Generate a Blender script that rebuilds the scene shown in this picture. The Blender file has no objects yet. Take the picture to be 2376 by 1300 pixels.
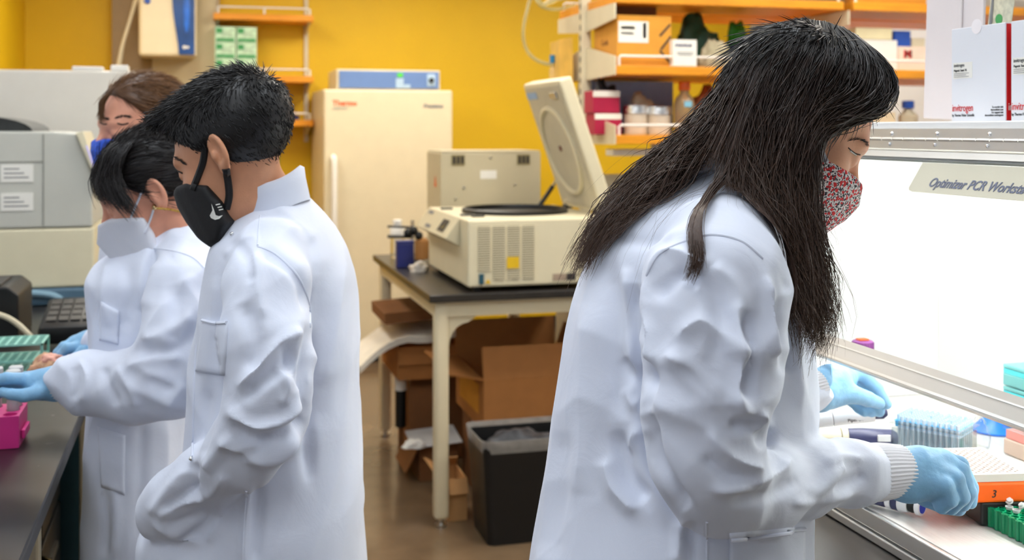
import bpy, bmesh, math, random
import numpy as np
from mathutils import Vector, Matrix, Euler

# ------------------------------------------------------------------ camera, world, exposure
scn = bpy.context.scene
F = 2600.0            # focal length in pixels of the 2376 x 1300 frame
CAMH = 1.54           # eye height
TH = 0.273            # the room's depth axis lies this far left of the view
CT, ST = math.cos(TH), math.sin(TH)
cam_d = bpy.data.cameras.new('camera')
cam = bpy.data.objects.new('camera', cam_d)
scn.collection.objects.link(cam)
cam.location = (0, 0, CAMH)
cam.rotation_euler = (math.pi / 2, 0, -TH)
cam_d.sensor_width = 36.0
cam_d.lens = 36.0 * F / 2376.0
cam_d.shift_y = -350.0 / 2376.0
cam_d.clip_start = 0.05
cam_d.dof.use_dof = True
cam_d.dof.focus_distance = 1.42
cam_d.dof.aperture_fstop = 6.0
scn.camera = cam
scn.cycles.transparent_max_bounces = 32

wd = bpy.data.worlds.new('world')
scn.world = wd
wd.use_nodes = True
wd.node_tree.nodes['Background'].inputs[0].default_value = (0.9, 0.95, 1.0, 1)
wd.node_tree.nodes['Background'].inputs[1].default_value = 0.3
scn.view_settings.view_transform = 'Standard'
scn.view_settings.look = 'None'
scn.view_settings.gamma = 1.0
scn.view_settings.use_curve_mapping = False
scn.view_settings.exposure = 0.0
LAMP = 14.0           # ceiling diffusers
HOODLAMP = 90.0       # tube inside the workstation

R = random.Random(7)
NR = np.random.RandomState(11)
COL = scn.collection

# ------------------------------------------------------------------ frames
def c2w(a, d, z):
    return Vector((a * CT + d * ST, -a * ST + d * CT, z))
def cpt(px, py, d):
    return ((px - 1188.0) * d / F, d, CAMH - (py - 300.0) * d / F)
def W(px, py, d):
    return c2w(*cpt(px, py, d))
def onz(px, py, z):
    return W(px, py, (CAMH - z) * F / (py - 300.0))

# ------------------------------------------------------------------ materials
MATS = {}
def mat(name, col, rough=0.5, metal=0.0, var=0.06, scale=12.0, bump=0.0, bscale=60.0, trans=0.0, ior=1.45, emit=0.0, alpha=1.0, sheen=0.0, coat=0.0, sss=0.0, spec=0.5, stretch=None):
    if name in MATS: return MATS[name]
    m = bpy.data.materials.new(name); m.use_nodes = True
    nt = m.node_tree; N = nt.nodes; L = nt.links
    p = N['Principled BSDF']
    tc = N.new('ShaderNodeTexCoord')
    mp = N.new('ShaderNodeMapping')
    L.new(tc.outputs['Object'], mp.inputs['Vector'])
    if stretch: mp.inputs['Scale'].default_value = stretch
    nz = N.new('ShaderNodeTexNoise'); nz.inputs['Scale'].default_value = scale; nz.inputs['Detail'].default_value = 4.0
    L.new(mp.outputs['Vector'], nz.inputs['Vector'])
    cr = N.new('ShaderNodeValToRGB')
    c = Vector(col[:3])
    lo = c * (1 - var); hi = Vector([min(1.0, v * (1 + var)) for v in c])
    cr.color_ramp.elements[0].position = 0.3; cr.color_ramp.elements[1].position = 0.7
    cr.color_ramp.elements[0].color = (*lo, 1); cr.color_ramp.elements[1].color = (*hi, 1)
    L.new(nz.outputs['Fac'], cr.inputs['Fac'])
    L.new(cr.outputs['Color'], p.inputs['Base Color'])
    p.inputs['Roughness'].default_value = rough
    p.inputs['Metallic'].default_value = metal
    p.inputs['IOR'].default_value = ior
    p.inputs['Transmission Weight'].default_value = trans
    p.inputs['Alpha'].default_value = alpha
    p.inputs['Sheen Weight'].default_value = sheen
    p.inputs['Coat Weight'].default_value = coat
    p.inputs['Specular IOR Level'].default_value = spec
    if sss:
        p.inputs['Subsurface Weight'].default_value = sss
        p.inputs['Subsurface Radius'].default_value = (0.012, 0.005, 0.003)
        p.inputs['Subsurface Scale'].default_value = 0.6
    if emit:
        p.inputs['Emission Color'].default_value = (*col[:3], 1)
        p.inputs['Emission Strength'].default_value = emit
    if bump:
        n2 = N.new('ShaderNodeTexNoise'); n2.inputs['Scale'].default_value = bscale; n2.inputs['Detail'].default_value = 3.0
        L.new(mp.outputs['Vector'], n2.inputs['Vector'])
        b = N.new('ShaderNodeBump'); b.inputs['Strength'].default_value = bump; b.inputs['Distance'].default_value = 0.004
        L.new(n2.outputs['Fac'], b.inputs['Height']); L.new(b.outputs['Normal'], p.inputs['Normal'])
    MATS[name] = m
    return m

def S(r, g, b):
    """sRGB 0..255 to linear"""
    f = lambda c: (c / 255.0 / 12.92) if c / 255.0 <= 0.04045 else ((c / 255.0 + 0.055) / 1.055) ** 2.4
    return (f(r), f(g), f(b))

# ------------------------------------------------------------------ mesh helpers
def link(name, me, m, parent=None, smooth=False, loc=None):
    o = bpy.data.objects.new(name, me)
    if m is not None:
        for mm in (m if isinstance(m, (list, tuple)) else [m]): me.materials.append(mm)
    if smooth:
        me.polygons.foreach_set('use_smooth', [True] * len(me.polygons))
    COL.objects.link(o)
    if parent is not None: o.parent = parent
    if loc is not None: o.location = loc
    return o

class MB:
    """collects shapes of ONE part into one bmesh"""
    def __init__(s): s.bm = bmesh.new(); s.sm = False
    def box(s, x0, x1, y0, y1, z0, z1, bev=0.0, rot=None, seg=2):
        t = bmesh.new()
        bmesh.ops.create_cube(t, size=1.0)
        for v in t.verts:
            v.co = Vector(((x0 + x1) / 2 + v.co.x * (x1 - x0), (y0 + y1) / 2 + v.co.y * (y1 - y0), (z0 + z1) / 2 + v.co.z * (z1 - z0)))
        if bev: bmesh.ops.bevel(t, geom=list(t.edges), offset=bev, segments=seg, affect='EDGES', profile=0.5)
        if rot is not None:
            for v in t.verts: v.co = rot @ v.co
        s.merge(t); return s
    def merge(s, t):
        me = bpy.data.meshes.new('t'); t.to_mesh(me); t.free(); s.bm.from_mesh(me); bpy.data.meshes.remove(me)
    def poly(s, pts, a, b, axis='y', bev=0.0):
        """polygon extruded from a to b along an axis; pts are the two other coordinates in order"""
        t = bmesh.new()
        def mk(p, w):
            return {'x': (w, p[0], p[1]), 'y': (p[0], w, p[1]), 'z': (p[0], p[1], w)}[axis]
        v0 = [t.verts.new(mk(p, a)) for p in pts]; v1 = [t.verts.new(mk(p, b)) for p in pts]
        t.faces.new(v0); t.faces.new(v1[::-1])
        n = len(pts)
        for i in range(n): t.faces.new((v0[i], v1[i], v1[(i + 1) % n], v0[(i + 1) % n]))
        bmesh.ops.recalc_face_normals(t, faces=list(t.faces))
        if bev: bmesh.ops.bevel(t, geom=list(t.edges), offset=bev, segments=2, affect='EDGES', profile=0.5)
        s.merge(t); return s
    def lathe(s, prof, c=(0, 0, 0), n=24, axis=(0, 0, 1), caps=True):
        """prof = [(r, h), ...] revolved about an axis through c"""
        ax = Vector(axis).normalized(); q = Vector((0, 0, 1)).rotation_difference(ax)
        c = Vector(c); t = s.bm; rings = []
        for r, h in prof:
            ring = []
            for i in range(n):
                an = 2 * math.pi * i / n
                ring.append(t.verts.new(c + q @ Vector((r * math.cos(an), r * math.sin(an), h))))
            rings.append(ring)
        for k in range(len(rings) - 1):
            for i in range(n):
                t.faces.new((rings[k][i], rings[k][(i + 1) % n], rings[k + 1][(i + 1) % n], rings[k + 1][i]))
        if caps:
            t.faces.new(rings[0][::-1]); t.faces.new(rings[-1])
        return s
    def cyl(s, a, b, r, r2=None, n=16):
        a = Vector(a); b = Vector(b); d = b - a
        return s.lathe([(r, 0), (r if r2 is None else r2, d.length)], a, n, d)
    def tube(s, pts, r, n=8, closed=False, caps=True):
        pts = [Vector(p) for p in pts]; k = len(pts); rr = r if isinstance(r, (list, tuple)) else [r] * k
        rings = []; up = None
        for i, p in enumerate(pts):
            if closed: d = pts[(i + 1) % k] - pts[i - 1]
            else: d = pts[min(i + 1, k - 1)] - pts[max(i - 1, 0)]
            d.normalize()
            if up is None:
                up = d.orthogonal().normalized()
            else:
                up = (up - d * up.dot(d)); up.normalize()
            sd = d.cross(up)
            rings.append([s.bm.verts.new(p + (up * math.cos(2 * math.pi * j / n) + sd * math.sin(2 * math.pi * j / n)) * rr[i]) for j in range(n)])
        for i in range(k if closed else k - 1):
            A = rings[i]; B = rings[(i + 1) % k]
            for j in range(n): s.bm.faces.new((A[j], A[(j + 1) % n], B[(j + 1) % n], B[j]))
        if caps and not closed:
            s.bm.faces.new(rings[0][::-1]); s.bm.faces.new(rings[-1])
        return s
    def ball(s, c, r, sub=3):
        t = bmesh.new(); bmesh.ops.create_icosphere(t, subdivisions=sub, radius=1.0)
        r = r if isinstance(r, (tuple, list)) else (r, r, r)
        for v in t.verts: v.co = Vector(c) + Vector((v.co.x * r[0], v.co.y * r[1], v.co.z * r[2]))
        s.merge(t); return s
    def quad(s, a, b, c, d):
        s.bm.faces.new([s.bm.verts.new(Vector(p)) for p in (a, b, c, d)]); return s
    def xf(s, M):
        for v in s.bm.verts: v.co = M @ v.co
        return s
    def build(s, name, m, parent=None, smooth=False, loc=None, angle=None):
        bmesh.ops.recalc_face_normals(s.bm, faces=list(s.bm.faces))
        me = bpy.data.meshes.new(name); s.bm.to_mesh(me); s.bm.free()
        o = link(name, me, m, parent, False, loc)
        if smooth or angle:
            me.polygons.foreach_set('use_smooth', [True] * len(me.polygons))
            me.set_sharp_from_angle(angle=math.radians(angle or 40))
        return o

def tag(o, label, cat, group=None, kind=None):
    o['label'] = label; o['category'] = cat
    if group: o['group'] = group
    if kind: o['kind'] = kind
    return o
def struct(o, label, cat):
    o['kind'] = 'structure'; o['label'] = label; o['category'] = cat
    return o
def thing(name, label, cat, loc=(0, 0, 0), rz=0.0, group=None):
    o = bpy.data.objects.new(name, None); COL.objects.link(o)
    o.empty_display_size = 0.05
    o.location = loc; o.rotation_euler = (0, 0, rz)
    return tag(o, label, cat, group)
def box_part(name, m, parent, *a, bev=0.0, **k):
    return MB().box(*a, bev=bev, **k).build(name, m, parent)
def dup(root, loc, rz, label, group=None):
    r = root.copy(); COL.objects.link(r); r.location = loc; r.rotation_euler = (0, 0, rz); r['label'] = label
    if group: r['group'] = group
    for ch in list(root.children):
        c = ch.copy(); COL.objects.link(c); c.parent = r
        for g in ch.children:
            d = g.copy(); COL.objects.link(d); d.parent = c
    return r
def text(name, s, size, m, parent, loc, rot, depth=0.0004, align='LEFT', shear=0.0, sx=1.0, bold=0.0, italic=False):
    cu = bpy.data.curves.new(name, 'FONT'); cu.body = s; cu.size = size; cu.extrude = depth; cu.align_x = align
    cu.shear = shear; cu.offset = bold; cu.resolution_u = 3
    t = bpy.data.objects.new(name, cu); COL.objects.link(t)
    me = bpy.data.meshes.new_from_object(t)
    bpy.data.objects.remove(t); bpy.data.curves.remove(cu)
    me.materials.clear()
    o = link(name, me, m, parent)
    o.location = loc; o.rotation_euler = rot; o.scale = (sx, 1, 1)
    return o
FRONT = (math.pi / 2, 0, 0)              # lettering that faces the viewer side of the room
SIDE = (math.pi / 2, 0, -math.pi / 2)    # lettering that faces the aisle (the hood front)
# ------------------------------------------------------------------ the room
M_wall = mat('yellow_paint', S(226, 184, 10), 0.55, var=0.03, scale=3, bump=0.05, bscale=220)
M_wall2 = mat('pale_grey_paint', S(222, 226, 234), 0.6, var=0.03, scale=3)
M_ceil = mat('ceiling_board', S(225, 222, 212), 0.8, var=0.04, scale=40)
M_floor = mat('vinyl_floor', S(112, 92, 70), 0.22, var=0.16, scale=7, coat=0.15)
M_base = mat('dark_rubber', S(52, 48, 44), 0.5)
M_wood = mat('orange_wood', S(228, 150, 34), 0.42, var=0.14, scale=9, stretch=(0.6, 8, 8))
M_oak = mat('brown_oak', S(150, 100, 52), 0.45, var=0.2, scale=9, stretch=(6, 6, 0.5))
M_cream = mat('cream_enamel', S(226, 212, 178), 0.38, var=0.02)
M_putty = mat('putty_metal', S(214, 204, 176), 0.4, var=0.03)
M_white = mat('white_plastic', S(236, 234, 228), 0.4, var=0.02)
M_wenamel = mat('white_enamel', S(236, 232, 222), 0.3, var=0.02)
M_black = mat('black_plastic', S(22, 22, 23), 0.42, var=0.1)
M_dark = mat('dark_grey_plastic', S(52, 50, 48), 0.5, var=0.1)
M_resin = mat('black_epoxy_bench', S(44, 41, 39), 0.3, var=0.18, scale=18)
def scuff(m, thr=.66, scale=16, col=(.30, .29, .27)):
    nt = m.node_tree; N = nt.nodes; L = nt.links; p = N['Principled BSDF']; old = p.inputs['Base Color'].links[0].from_socket
    tc = [n for n in N if n.type == 'TEX_COORD'][0]
    n1 = N.new('ShaderNodeTexNoise'); n1.inputs['Scale'].default_value = scale; n1.inputs['Detail'].default_value = 8; n1.inputs['Roughness'].default_value = .65; L.new(tc.outputs['Object'], n1.inputs['Vector'])
    r = N.new('ShaderNodeMapRange'); r.inputs['From Min'].default_value = thr; r.inputs['From Max'].default_value = thr + .05; r.inputs['To Max'].default_value = .8; L.new(n1.outputs['Fac'], r.inputs['Value'])
    mx = N.new('ShaderNodeMix'); mx.data_type = 'RGBA'; mx.inputs[7].default_value = (*col, 1); L.new(r.outputs[0], mx.inputs['Factor']); L.new(old, mx.inputs[6]); L.new(mx.outputs[2], p.inputs['Base Color'])
scuff(M_resin)
M_steel = mat('brushed_steel', (0.62, 0.61, 0.58), 0.28, 1.0, var=0.05, scale=30, stretch=(1, 12, 12))
M_chrome = mat('chrome', (0.8, 0.8, 0.8), 0.12, 1.0, var=0.01)
M_alu = mat('aluminium', (0.78, 0.77, 0.74), 0.35, 1.0, var=0.03)
M_card = mat('cardboard', S(176, 116, 60), 0.75, var=0.07, scale=14)
M_card2 = mat('cardboard_dark', S(128, 82, 44), 0.8, var=0.08, scale=14)
M_card3 = mat('cardboard_yellow', S(214, 150, 50), 0.7, var=0.06, scale=14)
M_paper = mat('white_paper', S(236, 234, 226), 0.7, var=0.02)
M_ink = mat('dark_ink', S(40, 40, 44), 0.6)
M_greyink = mat('grey_ink', S(120, 120, 122), 0.6)
M_red = mat('red_print', S(214, 28, 28), 0.45, var=0.05)
M_orange = mat('orange_print', S(226, 92, 30), 0.5)
M_blue = mat('blue_plastic', S(40, 84, 178), 0.4, var=0.05)
M_navy = mat('navy_plastic', S(36, 44, 110), 0.45, var=0.05)
M_slate = mat('slate_blue_panel', S(104, 134, 186), 0.45, var=0.03)
M_green = mat('green_print', S(60, 150, 86), 0.5)
M_glass = mat('clear_glass', (0.97, 0.99, 0.98), 0.02, trans=1.0, ior=1.45, var=0.0)
M_clear = mat('clear_plastic', (0.96, 0.97, 0.97), 0.12, trans=0.92, ior=1.15, var=0.01)
M_foil = mat('aluminium_foil', (0.85, 0.84, 0.82), 0.22, 1.0, var=0.05, bump=0.9, bscale=60)
M_yellow = mat('yellow_print', S(232, 190, 30), 0.5)

XL, XR, YF, YB, ZC = -1.13, 4.3, -2.6, 8.2, 3.0
struct(box_part('floor', M_floor, None, XL - .1, XR + .1, YF - .1, YB + .1, -0.1, 0.0), 'polished brown speckled floor of the laboratory', 'floor')
struct(box_part('ceiling', M_ceil, None, XL - .1, XR + .1, YF - .1, YB + .1, ZC, ZC + .1), 'pale ceiling with flat light fixtures', 'ceiling')
struct(box_part('wall_back', M_wall, None, XL - .1, XR + .1, YB, YB + .1, 0, ZC), 'bright yellow painted back wall behind the tall refrigerator', 'wall')
wl = MB(); wl.box(XL - .1, XL, 5.6, 6.05, 0, ZC); wl.box(XL - .1, XL, 6.98, YB, 0, ZC); wl.box(XL - .1, XL, 6.05, 6.98, 2.2, ZC)
struct(wl.build('wall_left', M_wall, None), 'yellow side wall with a doorway, left edge of picture', 'wall')
struct(box_part('wall_left', M_wall2, None, XL - .1, XL, YF, 5.599, 0, ZC), 'pale grey near part of the left wall beside the bench', 'wall')  # unseen stretch, made grey to keep yellow bounce light off the coats
struct(box_part('wall_right', M_wall2, None, XR, XR + .1, YF, YB, 0, ZC), 'pale grey side wall far right', 'wall')
struct(box_part('wall_front', M_wall2, None, XL, XR, YF - .1, YF, 0, ZC), 'pale grey wall behind the viewer', 'wall')
bb = struct(box_part('baseboard_back', M_base, None, XL, XR, YB - .015, YB, 0, .11), 'dark rubber baseboard along the yellow wall', 'baseboard')
dr = struct(bpy.data.objects.new('door_1', None), 'brown wooden door and frame in the left wall', 'door'); COL.objects.link(dr)
df = MB(); df.box(XL - .1, XL + .02, 6.90, 6.98, 0, 2.2); df.box(XL - .1, XL + .02, 6.05, 6.13, 0, 2.2); df.box(XL - .1, XL + .02, 6.13, 6.90, 2.12, 2.2)
df.build('door_frame', M_oak, dr)
box_part('door_leaf', mat('tan_door', S(196, 150, 70), 0.45, var=0.08, stretch=(6, 6, .5)), dr, XL - .08, XL - .03, 6.13, 6.90, 0.01, 2.12)
MB().cyl((XL - .03, 6.83, 1.0), (XL + .03, 6.83, 1.0), .012).cyl((XL + .02, 6.83, 1.0), (XL + .02, 6.72, 1.0), .01).build('door_handle', M_steel, dr)

# ceiling lamps (the room's light)
M_diff = mat('lamp_diffuser', (1.0, 0.94, 0.84), 0.5, var=0.0, emit=LAMP * 1.25)
M_diffc = mat('lamp_diffuser_cool', (0.88, 0.94, 1.0), 0.5, var=0.0, emit=LAMP * .53)
lamps = [(-.5, -.5, 1), (-.3, 1.5, 1), (1.0, 1.5, 1), (2.9, 1.1, 1), (-.3, 3.4, 1), (1.3, 3.6, 0), (2.9, 3.6, 0), (-.3, 6.2, 0), (1.3, 6.4, 0), (2.9, 6.2, 0)]
for i, (x, y, cool) in enumerate(lamps):
    t = thing('ceiling_light', 'flat fluorescent ceiling light above the benches', 'light', (x, y, ZC - .06), 0, 'ceiling lights')
    fr = MB(); fr.box(-.32, .32, -.62, -.59, 0, .06).box(-.32, .32, .59, .62, 0, .06).box(-.32, -.29, -.59, .59, 0, .06).box(.29, .32, -.59, .59, 0, .06)
    fr.build('frame', M_white, t)
    box_part('diffuser', M_diffc if cool else M_diff, t, -.29, .29, -.59, .59, .012, .03)

# beige wall panel that carries the water purifier
pn = struct(box_part('trim_1', mat('beige_panel', S(200, 186, 150), 0.5, var=0.03), None, -.30, .115, 7.98, YB - .001, .0, 2.9), 'beige wall panel behind the water purifier', 'panel')
pn2 = struct(box_part('trim_2', mat('taupe_panel', S(150, 128, 96), 0.55, var=0.05), None, -.56, -.302, 8.0, YB - .001, .0, 2.9), 'taupe wall post beside the beige panel', 'panel')

# ------------------------------------------------------------------ refrigerator with control box
fz = thing('laboratory_refrigerator', 'tall cream laboratory refrigerator with a long handle against yellow wall', 'refrigerator', (.787, 7.34, 0))
box_part('cabinet', M_cream, fz, 0, .854, .06, .80, .08, 1.80, bev=.006)
box_part('kick_plate', M_base, fz, .01, .844, .08, .78, 0, .079)
dd = box_part('door', M_cream, fz, 0, .854, -.0, .055, .09, 1.80, bev=.012)
h = MB(); h.tube([(.06, -.0, 1.36), (.06, -.05, 1.34), (.06, -.055, 1.30), (.06, -.055, .62), (.06, -.05, .58), (.06, 0, .56)], .02, 10)
h.build('handle', M_wenamel, dd, smooth=True)
text('lettering', 'Thermo', .048, M_orange, dd, (.055, -.0015, 1.695), FRONT, bold=.0015)
text('lettering', 'SCIENTIFIC', .02, M_greyink, dd, (.055, -.0015, 1.668), FRONT)
text('lettering', 'Precision', .036, mat('slate_ink', S(92, 100, 120), .5), dd, (.655, -.0015, 1.683), FRONT, shear=.2, bold=.001)
cb = thing('control_box', 'blue and cream control box lying on top of the refrigerator', 'control box', (.787, 7.34, 1.802))
box_part('housing', M_cream, cb, .085, .775, .03, .5, 0, .132, bev=.004)
box_part('fascia', M_slate, cb, .10, .765, .02, .029, .008, .122, bev=.002)
box_part('display', mat('pale_blue_label', S(180, 205, 225), .4), cb, .475, .525, .015, .019, .01, .075)
box_part('display', mat('pale_blue_label', S(180, 205, 225), .4), cb, .526, .57, .015, .019, .01, .035)
box_part('indicator', mat('green_led', S(90, 220, 60), .4), cb, .485, .52, .014, .019, .085, .11)
box_part('knob_plate', mat('pale_blue_label', S(180, 205, 225), .4), cb, .685, .74, .015, .019, .025, .105, bev=.001)
MB().cyl((.712, .015, .065), (.712, -.005, .065), .016).build('knob', M_black, cb, smooth=True)

# ------------------------------------------------------------------ wall shelf on the left of the refrigerator
def standards(x, y, z0, z1, parent):
    b = MB().box(x - .014, x + .014, y - .02, y, z0, z1)
    o = b.build('standard', M_putty, parent)
    k = int((z1 - z0) / .06)
    return o
ws = thing('wall_shelf', 'three-tier orange wooden wall shelf with white rails on yellow wall', 'shelf', (.13, YB, 0))
for x in (.0, .62): standards(x, -.001, 1.45, 2.75, ws)
for z in (1.56, 1.865, 2.29):
    sh = box_part('shelf_board', M_wood, ws, -.03, .645, -.30, -.022, z, z + .045, bev=.004)
    MB().tube([(-.0, -.285, z + .045), (-.0, -.285, z + .085), (.01, -.285, z + .09), (.60, -.285, z + .09), (.62, -.285, z + .085), (.62, -.285, z + .045)], .007, 8).tube([(.31, -.285, z + .045), (.31, -.285, z + .09)], .007, 8).build('rail', M_white, sh, smooth=True)
    for x in (-.0, .62):
        MB().poly([(-.28, z - .002), (-.022, z - .002), (-.022, z - .07)], x - .006, x + .006, 'x').build('bracket', M_putty, ws)
M_gbox = mat('green_white_print', S(190, 222, 190), .5, var=.3, scale=26)
k = 0
for x in (.0, .142):
    for z in range(3):
        t = thing('glove_box', ['green and white glove carton, %s of the %s stack on wall shelf' % (a, b) for b in ('left', 'right') for a in ('bottom', 'middle', 'top')][k], 'carton', (.11 + x, YB - .29, 1.911 + z * .111), 0, 'glove cartons on the wall shelf'); k += 1
        box_part('carton', M_gbox, t, 0, .136, .0, .23, 0, .109, bev=.002)
        box_part('green_band', M_green, t, .008, .128, -.0015, -.0003, .008, .03)
        box_part('green_band', M_green, t, .008, .05, -.0015, -.0003, .065, .10)
bt = thing('plastic_bottle', 'white plastic bottle on lowest board of the wall shelf', 'bottle', (.485, YB - .2, 1.606))
MB().lathe([(.03, 0), (.034, .004), (.034, .085), (.02, .105), (.014, .11), (.014, .12)]).build('body', M_white, bt, smooth=True)
MB().lathe([(.018, .12), (.018, .14), (.015, .143)]).build('cap', M_white, bt, smooth=True)
for i, (c, lab) in enumerate(((M_navy, 'dark blue book lying under the red book on wall shelf'), (mat('maroon_cover', S(110, 24, 30), .5), 'dark red book lying on the blue book on wall shelf'))):
    t = thing('book', lab, 'book', (.53, YB - .26, 1.607 + i * .031), 0, 'books lying on the wall shelf')
    box_part('cover', c, t, 0, .15 - .02 * i, 0, .2, 0, .0295, bev=.002)
    box_part('pages', M_paper, t, .004, .1505 - .02 * i, .004, .196, .004, .0255)
lp = MB().box(-.008, .008, 0, .18, 0, .26, rot=Matrix.Rotation(-.5, 3, 'Y')).build('leaning_panel', M_white, None, loc=(.735, YB - .275, 1.611))
lp.location = (.60, YB - .265, 1.672)
tag(lp, 'white plastic panel leaning over the books on wall shelf', 'panel')
lp.rotation_euler = (0, 0, 0)

# ------------------------------------------------------------------ water purifier
wp = thing('water_purifier', 'cream water purifier with wavy blue front hung on beige panel', 'water purifier', (-.375, 7.70, 2.02))
bd = MB().box(0, .365, 0, .275, 0, .62, bev=.02).build('housing', mat('purifier_cream', S(232, 218, 184), .35, var=.02), wp)
pts = [(.255, .0), (.36, .0), (.36, .60), (.245, .60)] 
curve = [(.255 - .03 * (0.5 - .5 * math.cos(math.pi * min(1, tt * 1.15))) + .028 * math.sin(tt * 5.5) * 0, .012 + tt * .59) for tt in np.linspace(0, 1, 16)]
curve = [(.232 + .022 * math.cos(tt * 4.2 + .4), .012 + tt * .59) for tt in np.linspace(0, 1, 16)]
MB().poly(curve + [(.352, .602), (.352, .012)], -.014, .002, 'y').build('blue_panel', mat('purifier_blue', S(34, 74, 138), .3, var=.2, scale=9), wp)
MB().ball((.30, -.012, .30), (.022, .008, .15)).build('ripple', mat('ripple_blue', S(50, 110, 210), .25, var=.2), wp, smooth=True)
box_part('display', mat('purifier_display', S(150, 175, 200), .3), wp, .245, .345, -.018, -.0142, .50, .56, bev=.002)
MB().cyl((.055, .002, .36), (.055, -.014, .36), .02).build('knob', M_blue, wp, smooth=True)
MB().ball((.287, -.015, .06), (.012, .003, .012)).ball((.308, -.015, .06), (.009, .003, .009)).build('emblem', M_paper, wp)
MB().tube([(.0, .05, .40), (-.03, .05, .33), (-.11, .05, .05), (-.13, .06, -.05), (-.135, .1, -.35)], .011, 8).tube([(.0, .08, .46), (-.03, .08, .36), (-.10, .08, .08), (-.12, .09, -.05), (-.125, .12, -.35)], .009, 8).build('hose', M_putty, wp, smooth=True)
dp = thing('dispenser_tap', 'steel tap with glass jars below the water purifier', 'tap', (-.14, 7.86, 1.62))
box_part('shelf_plate', M_oak, dp, -.1, .16, -.08, .12, 0, .015)
for q, (x, r, hh) in enumerate(((-.05, .03, .1), (.03, .035, .13), (.11, .028, .09))):
    MB().lathe([(r, .016), (r, hh), (r * .6, hh + .02), (r * .6, hh + .03)], (x, 0, 0), 16).build('jar', M_clear, dp, smooth=True)
MB().tube([(.0, .1, .22), (.0, .02, .26), (.0, -.02, .24), (.0, -.02, .2)], .008).build('spout', M_chrome, dp, smooth=True)
pl = box_part('wall_plate', M_green, None, .515, .56, YB - .012, YB - .001, 1.26, 1.36, bev=.003); tag(pl, 'small green wall plate below the wooden wall shelf', 'wall plate')

# clear hose looping on the yellow wall
hs = thing('clear_hose', 'clear plastic hose looping down the yellow wall to a blue connector', 'hose', (1.9, 5.4, 2.1))
a = [W(1300, -6, 5.62), W(1262, 10, 5.64), W(1236, -10, 5.66), W(1222, 30, 5.66), W(1214, 75, 5.66), W(1222, 115, 5.66), W(1246, 140, 5.64), W(1284, 152, 5.62)]
def spline(pts, n=8):
    pts = [Vector(p) for p in pts]; out = []
    for i in range(len(pts) - 1):
        p0 = pts[max(i - 1, 0)]; p1 = pts[i]; p2 = pts[i + 1]; p3 = pts[min(i + 2, len(pts) - 1)]
        for k in range(n):
            t = k / n
            out.append(0.5 * ((2 * p1) + (p2 - p0) * t + (2 * p0 - 5 * p1 + 4 * p2 - p3) * t * t + (3 * p1 - p0 - 3 * p2 + p3) * t ** 3))
    out.append(pts[-1]); return out
o0 = Vector(hs.location)
M_hose = mat('hose_plastic', S(226, 216, 160), .25, trans=.5, var=.03, ior=1.3)
MB().tube([p - o0 for p in spline(a)], .0095, 8).build('tubing', M_hose, hs, smooth=True)
MB().tube([p - o0 for p in spline([W(1238, -12, 5.6), W(1256, 14, 5.6), W(1290, 22, 5.6), W(1335, 12, 5.6)])], .0085, 8).tube([p - o0 for p in spline([W(1262, 16, 5.58), W(1275, 2, 5.58), W(1310, -4, 5.58), W(1350, -10, 5.58)])], .0085, 8).build('tubing_coil', M_hose, hs, smooth=True)
MB().cyl(W(1282, 128, 5.62) - o0, W(1282, 146, 5.62) - o0, .014).build('connector', mat('cyan_plastic', S(30, 130, 190), .4), hs, smooth=True)
MB().lathe([(.02, 0), (.02, .08), (.012, .1)], W(1283, 200, 5.62) - o0, 12).build('bottle_neck', M_clear, hs, smooth=True)
# ------------------------------------------------------------------ placing by room coordinates
def ux(px, v):
    k = (px - 460.0) * CT / F
    return k * CT * v / (1 - ST * k)
def zy(py, u, v):
    return CAMH - (py - 300.0) * (u * ST + v * CT) / F

# ------------------------------------------------------------------ centrifuge table
tb = thing('work_table', 'cream framed table with black top carrying the centrifuge', 'table', (.85, 4.2, 0))
TW, TD = .78, 1.45
box_part('table_top', M_resin, tb, 0, TW, 0, TD, .875, .905, bev=.004)
ap = MB(); ap.box(.03, TW - .03, .03, .06, .815, .874); ap.box(.03, TW - .03, TD - .06, TD - .03, .815, .874); ap.box(.03, .06, .06, TD - .06, .815, .874); ap.box(TW - .06, TW - .03, .06, TD - .06, .815, .874)
ap.build('apron', M_cream, tb)
for x in (.055, TW - .055):
    for y in (.055, TD - .055):
        lg = MB().box(x - .029, x + .029, y - .029, y + .029, .03, .874, bev=.018, seg=4).build('leg', M_cream, tb, smooth=True)
        MB().lathe([(.022, 0), (.022, .012), (.012, .014), (.012, .032)], (x, y, 0), 16).build('foot', M_steel, lg, smooth=True)
for sx, x in ((1, .084), (-1, TW - .084)):
    pts = [(x, .814), (x, .70)] + [(x + sx * (.075 - .075 * math.cos(t)) , .70 + .114 * math.sin(t) * .78) for t in np.linspace(.25, 1.57, 6)] + [(x + sx * .11, .814)]
    MB().poly(pts, .04, .048, 'y').build('gusset', M_cream, tb)

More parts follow.
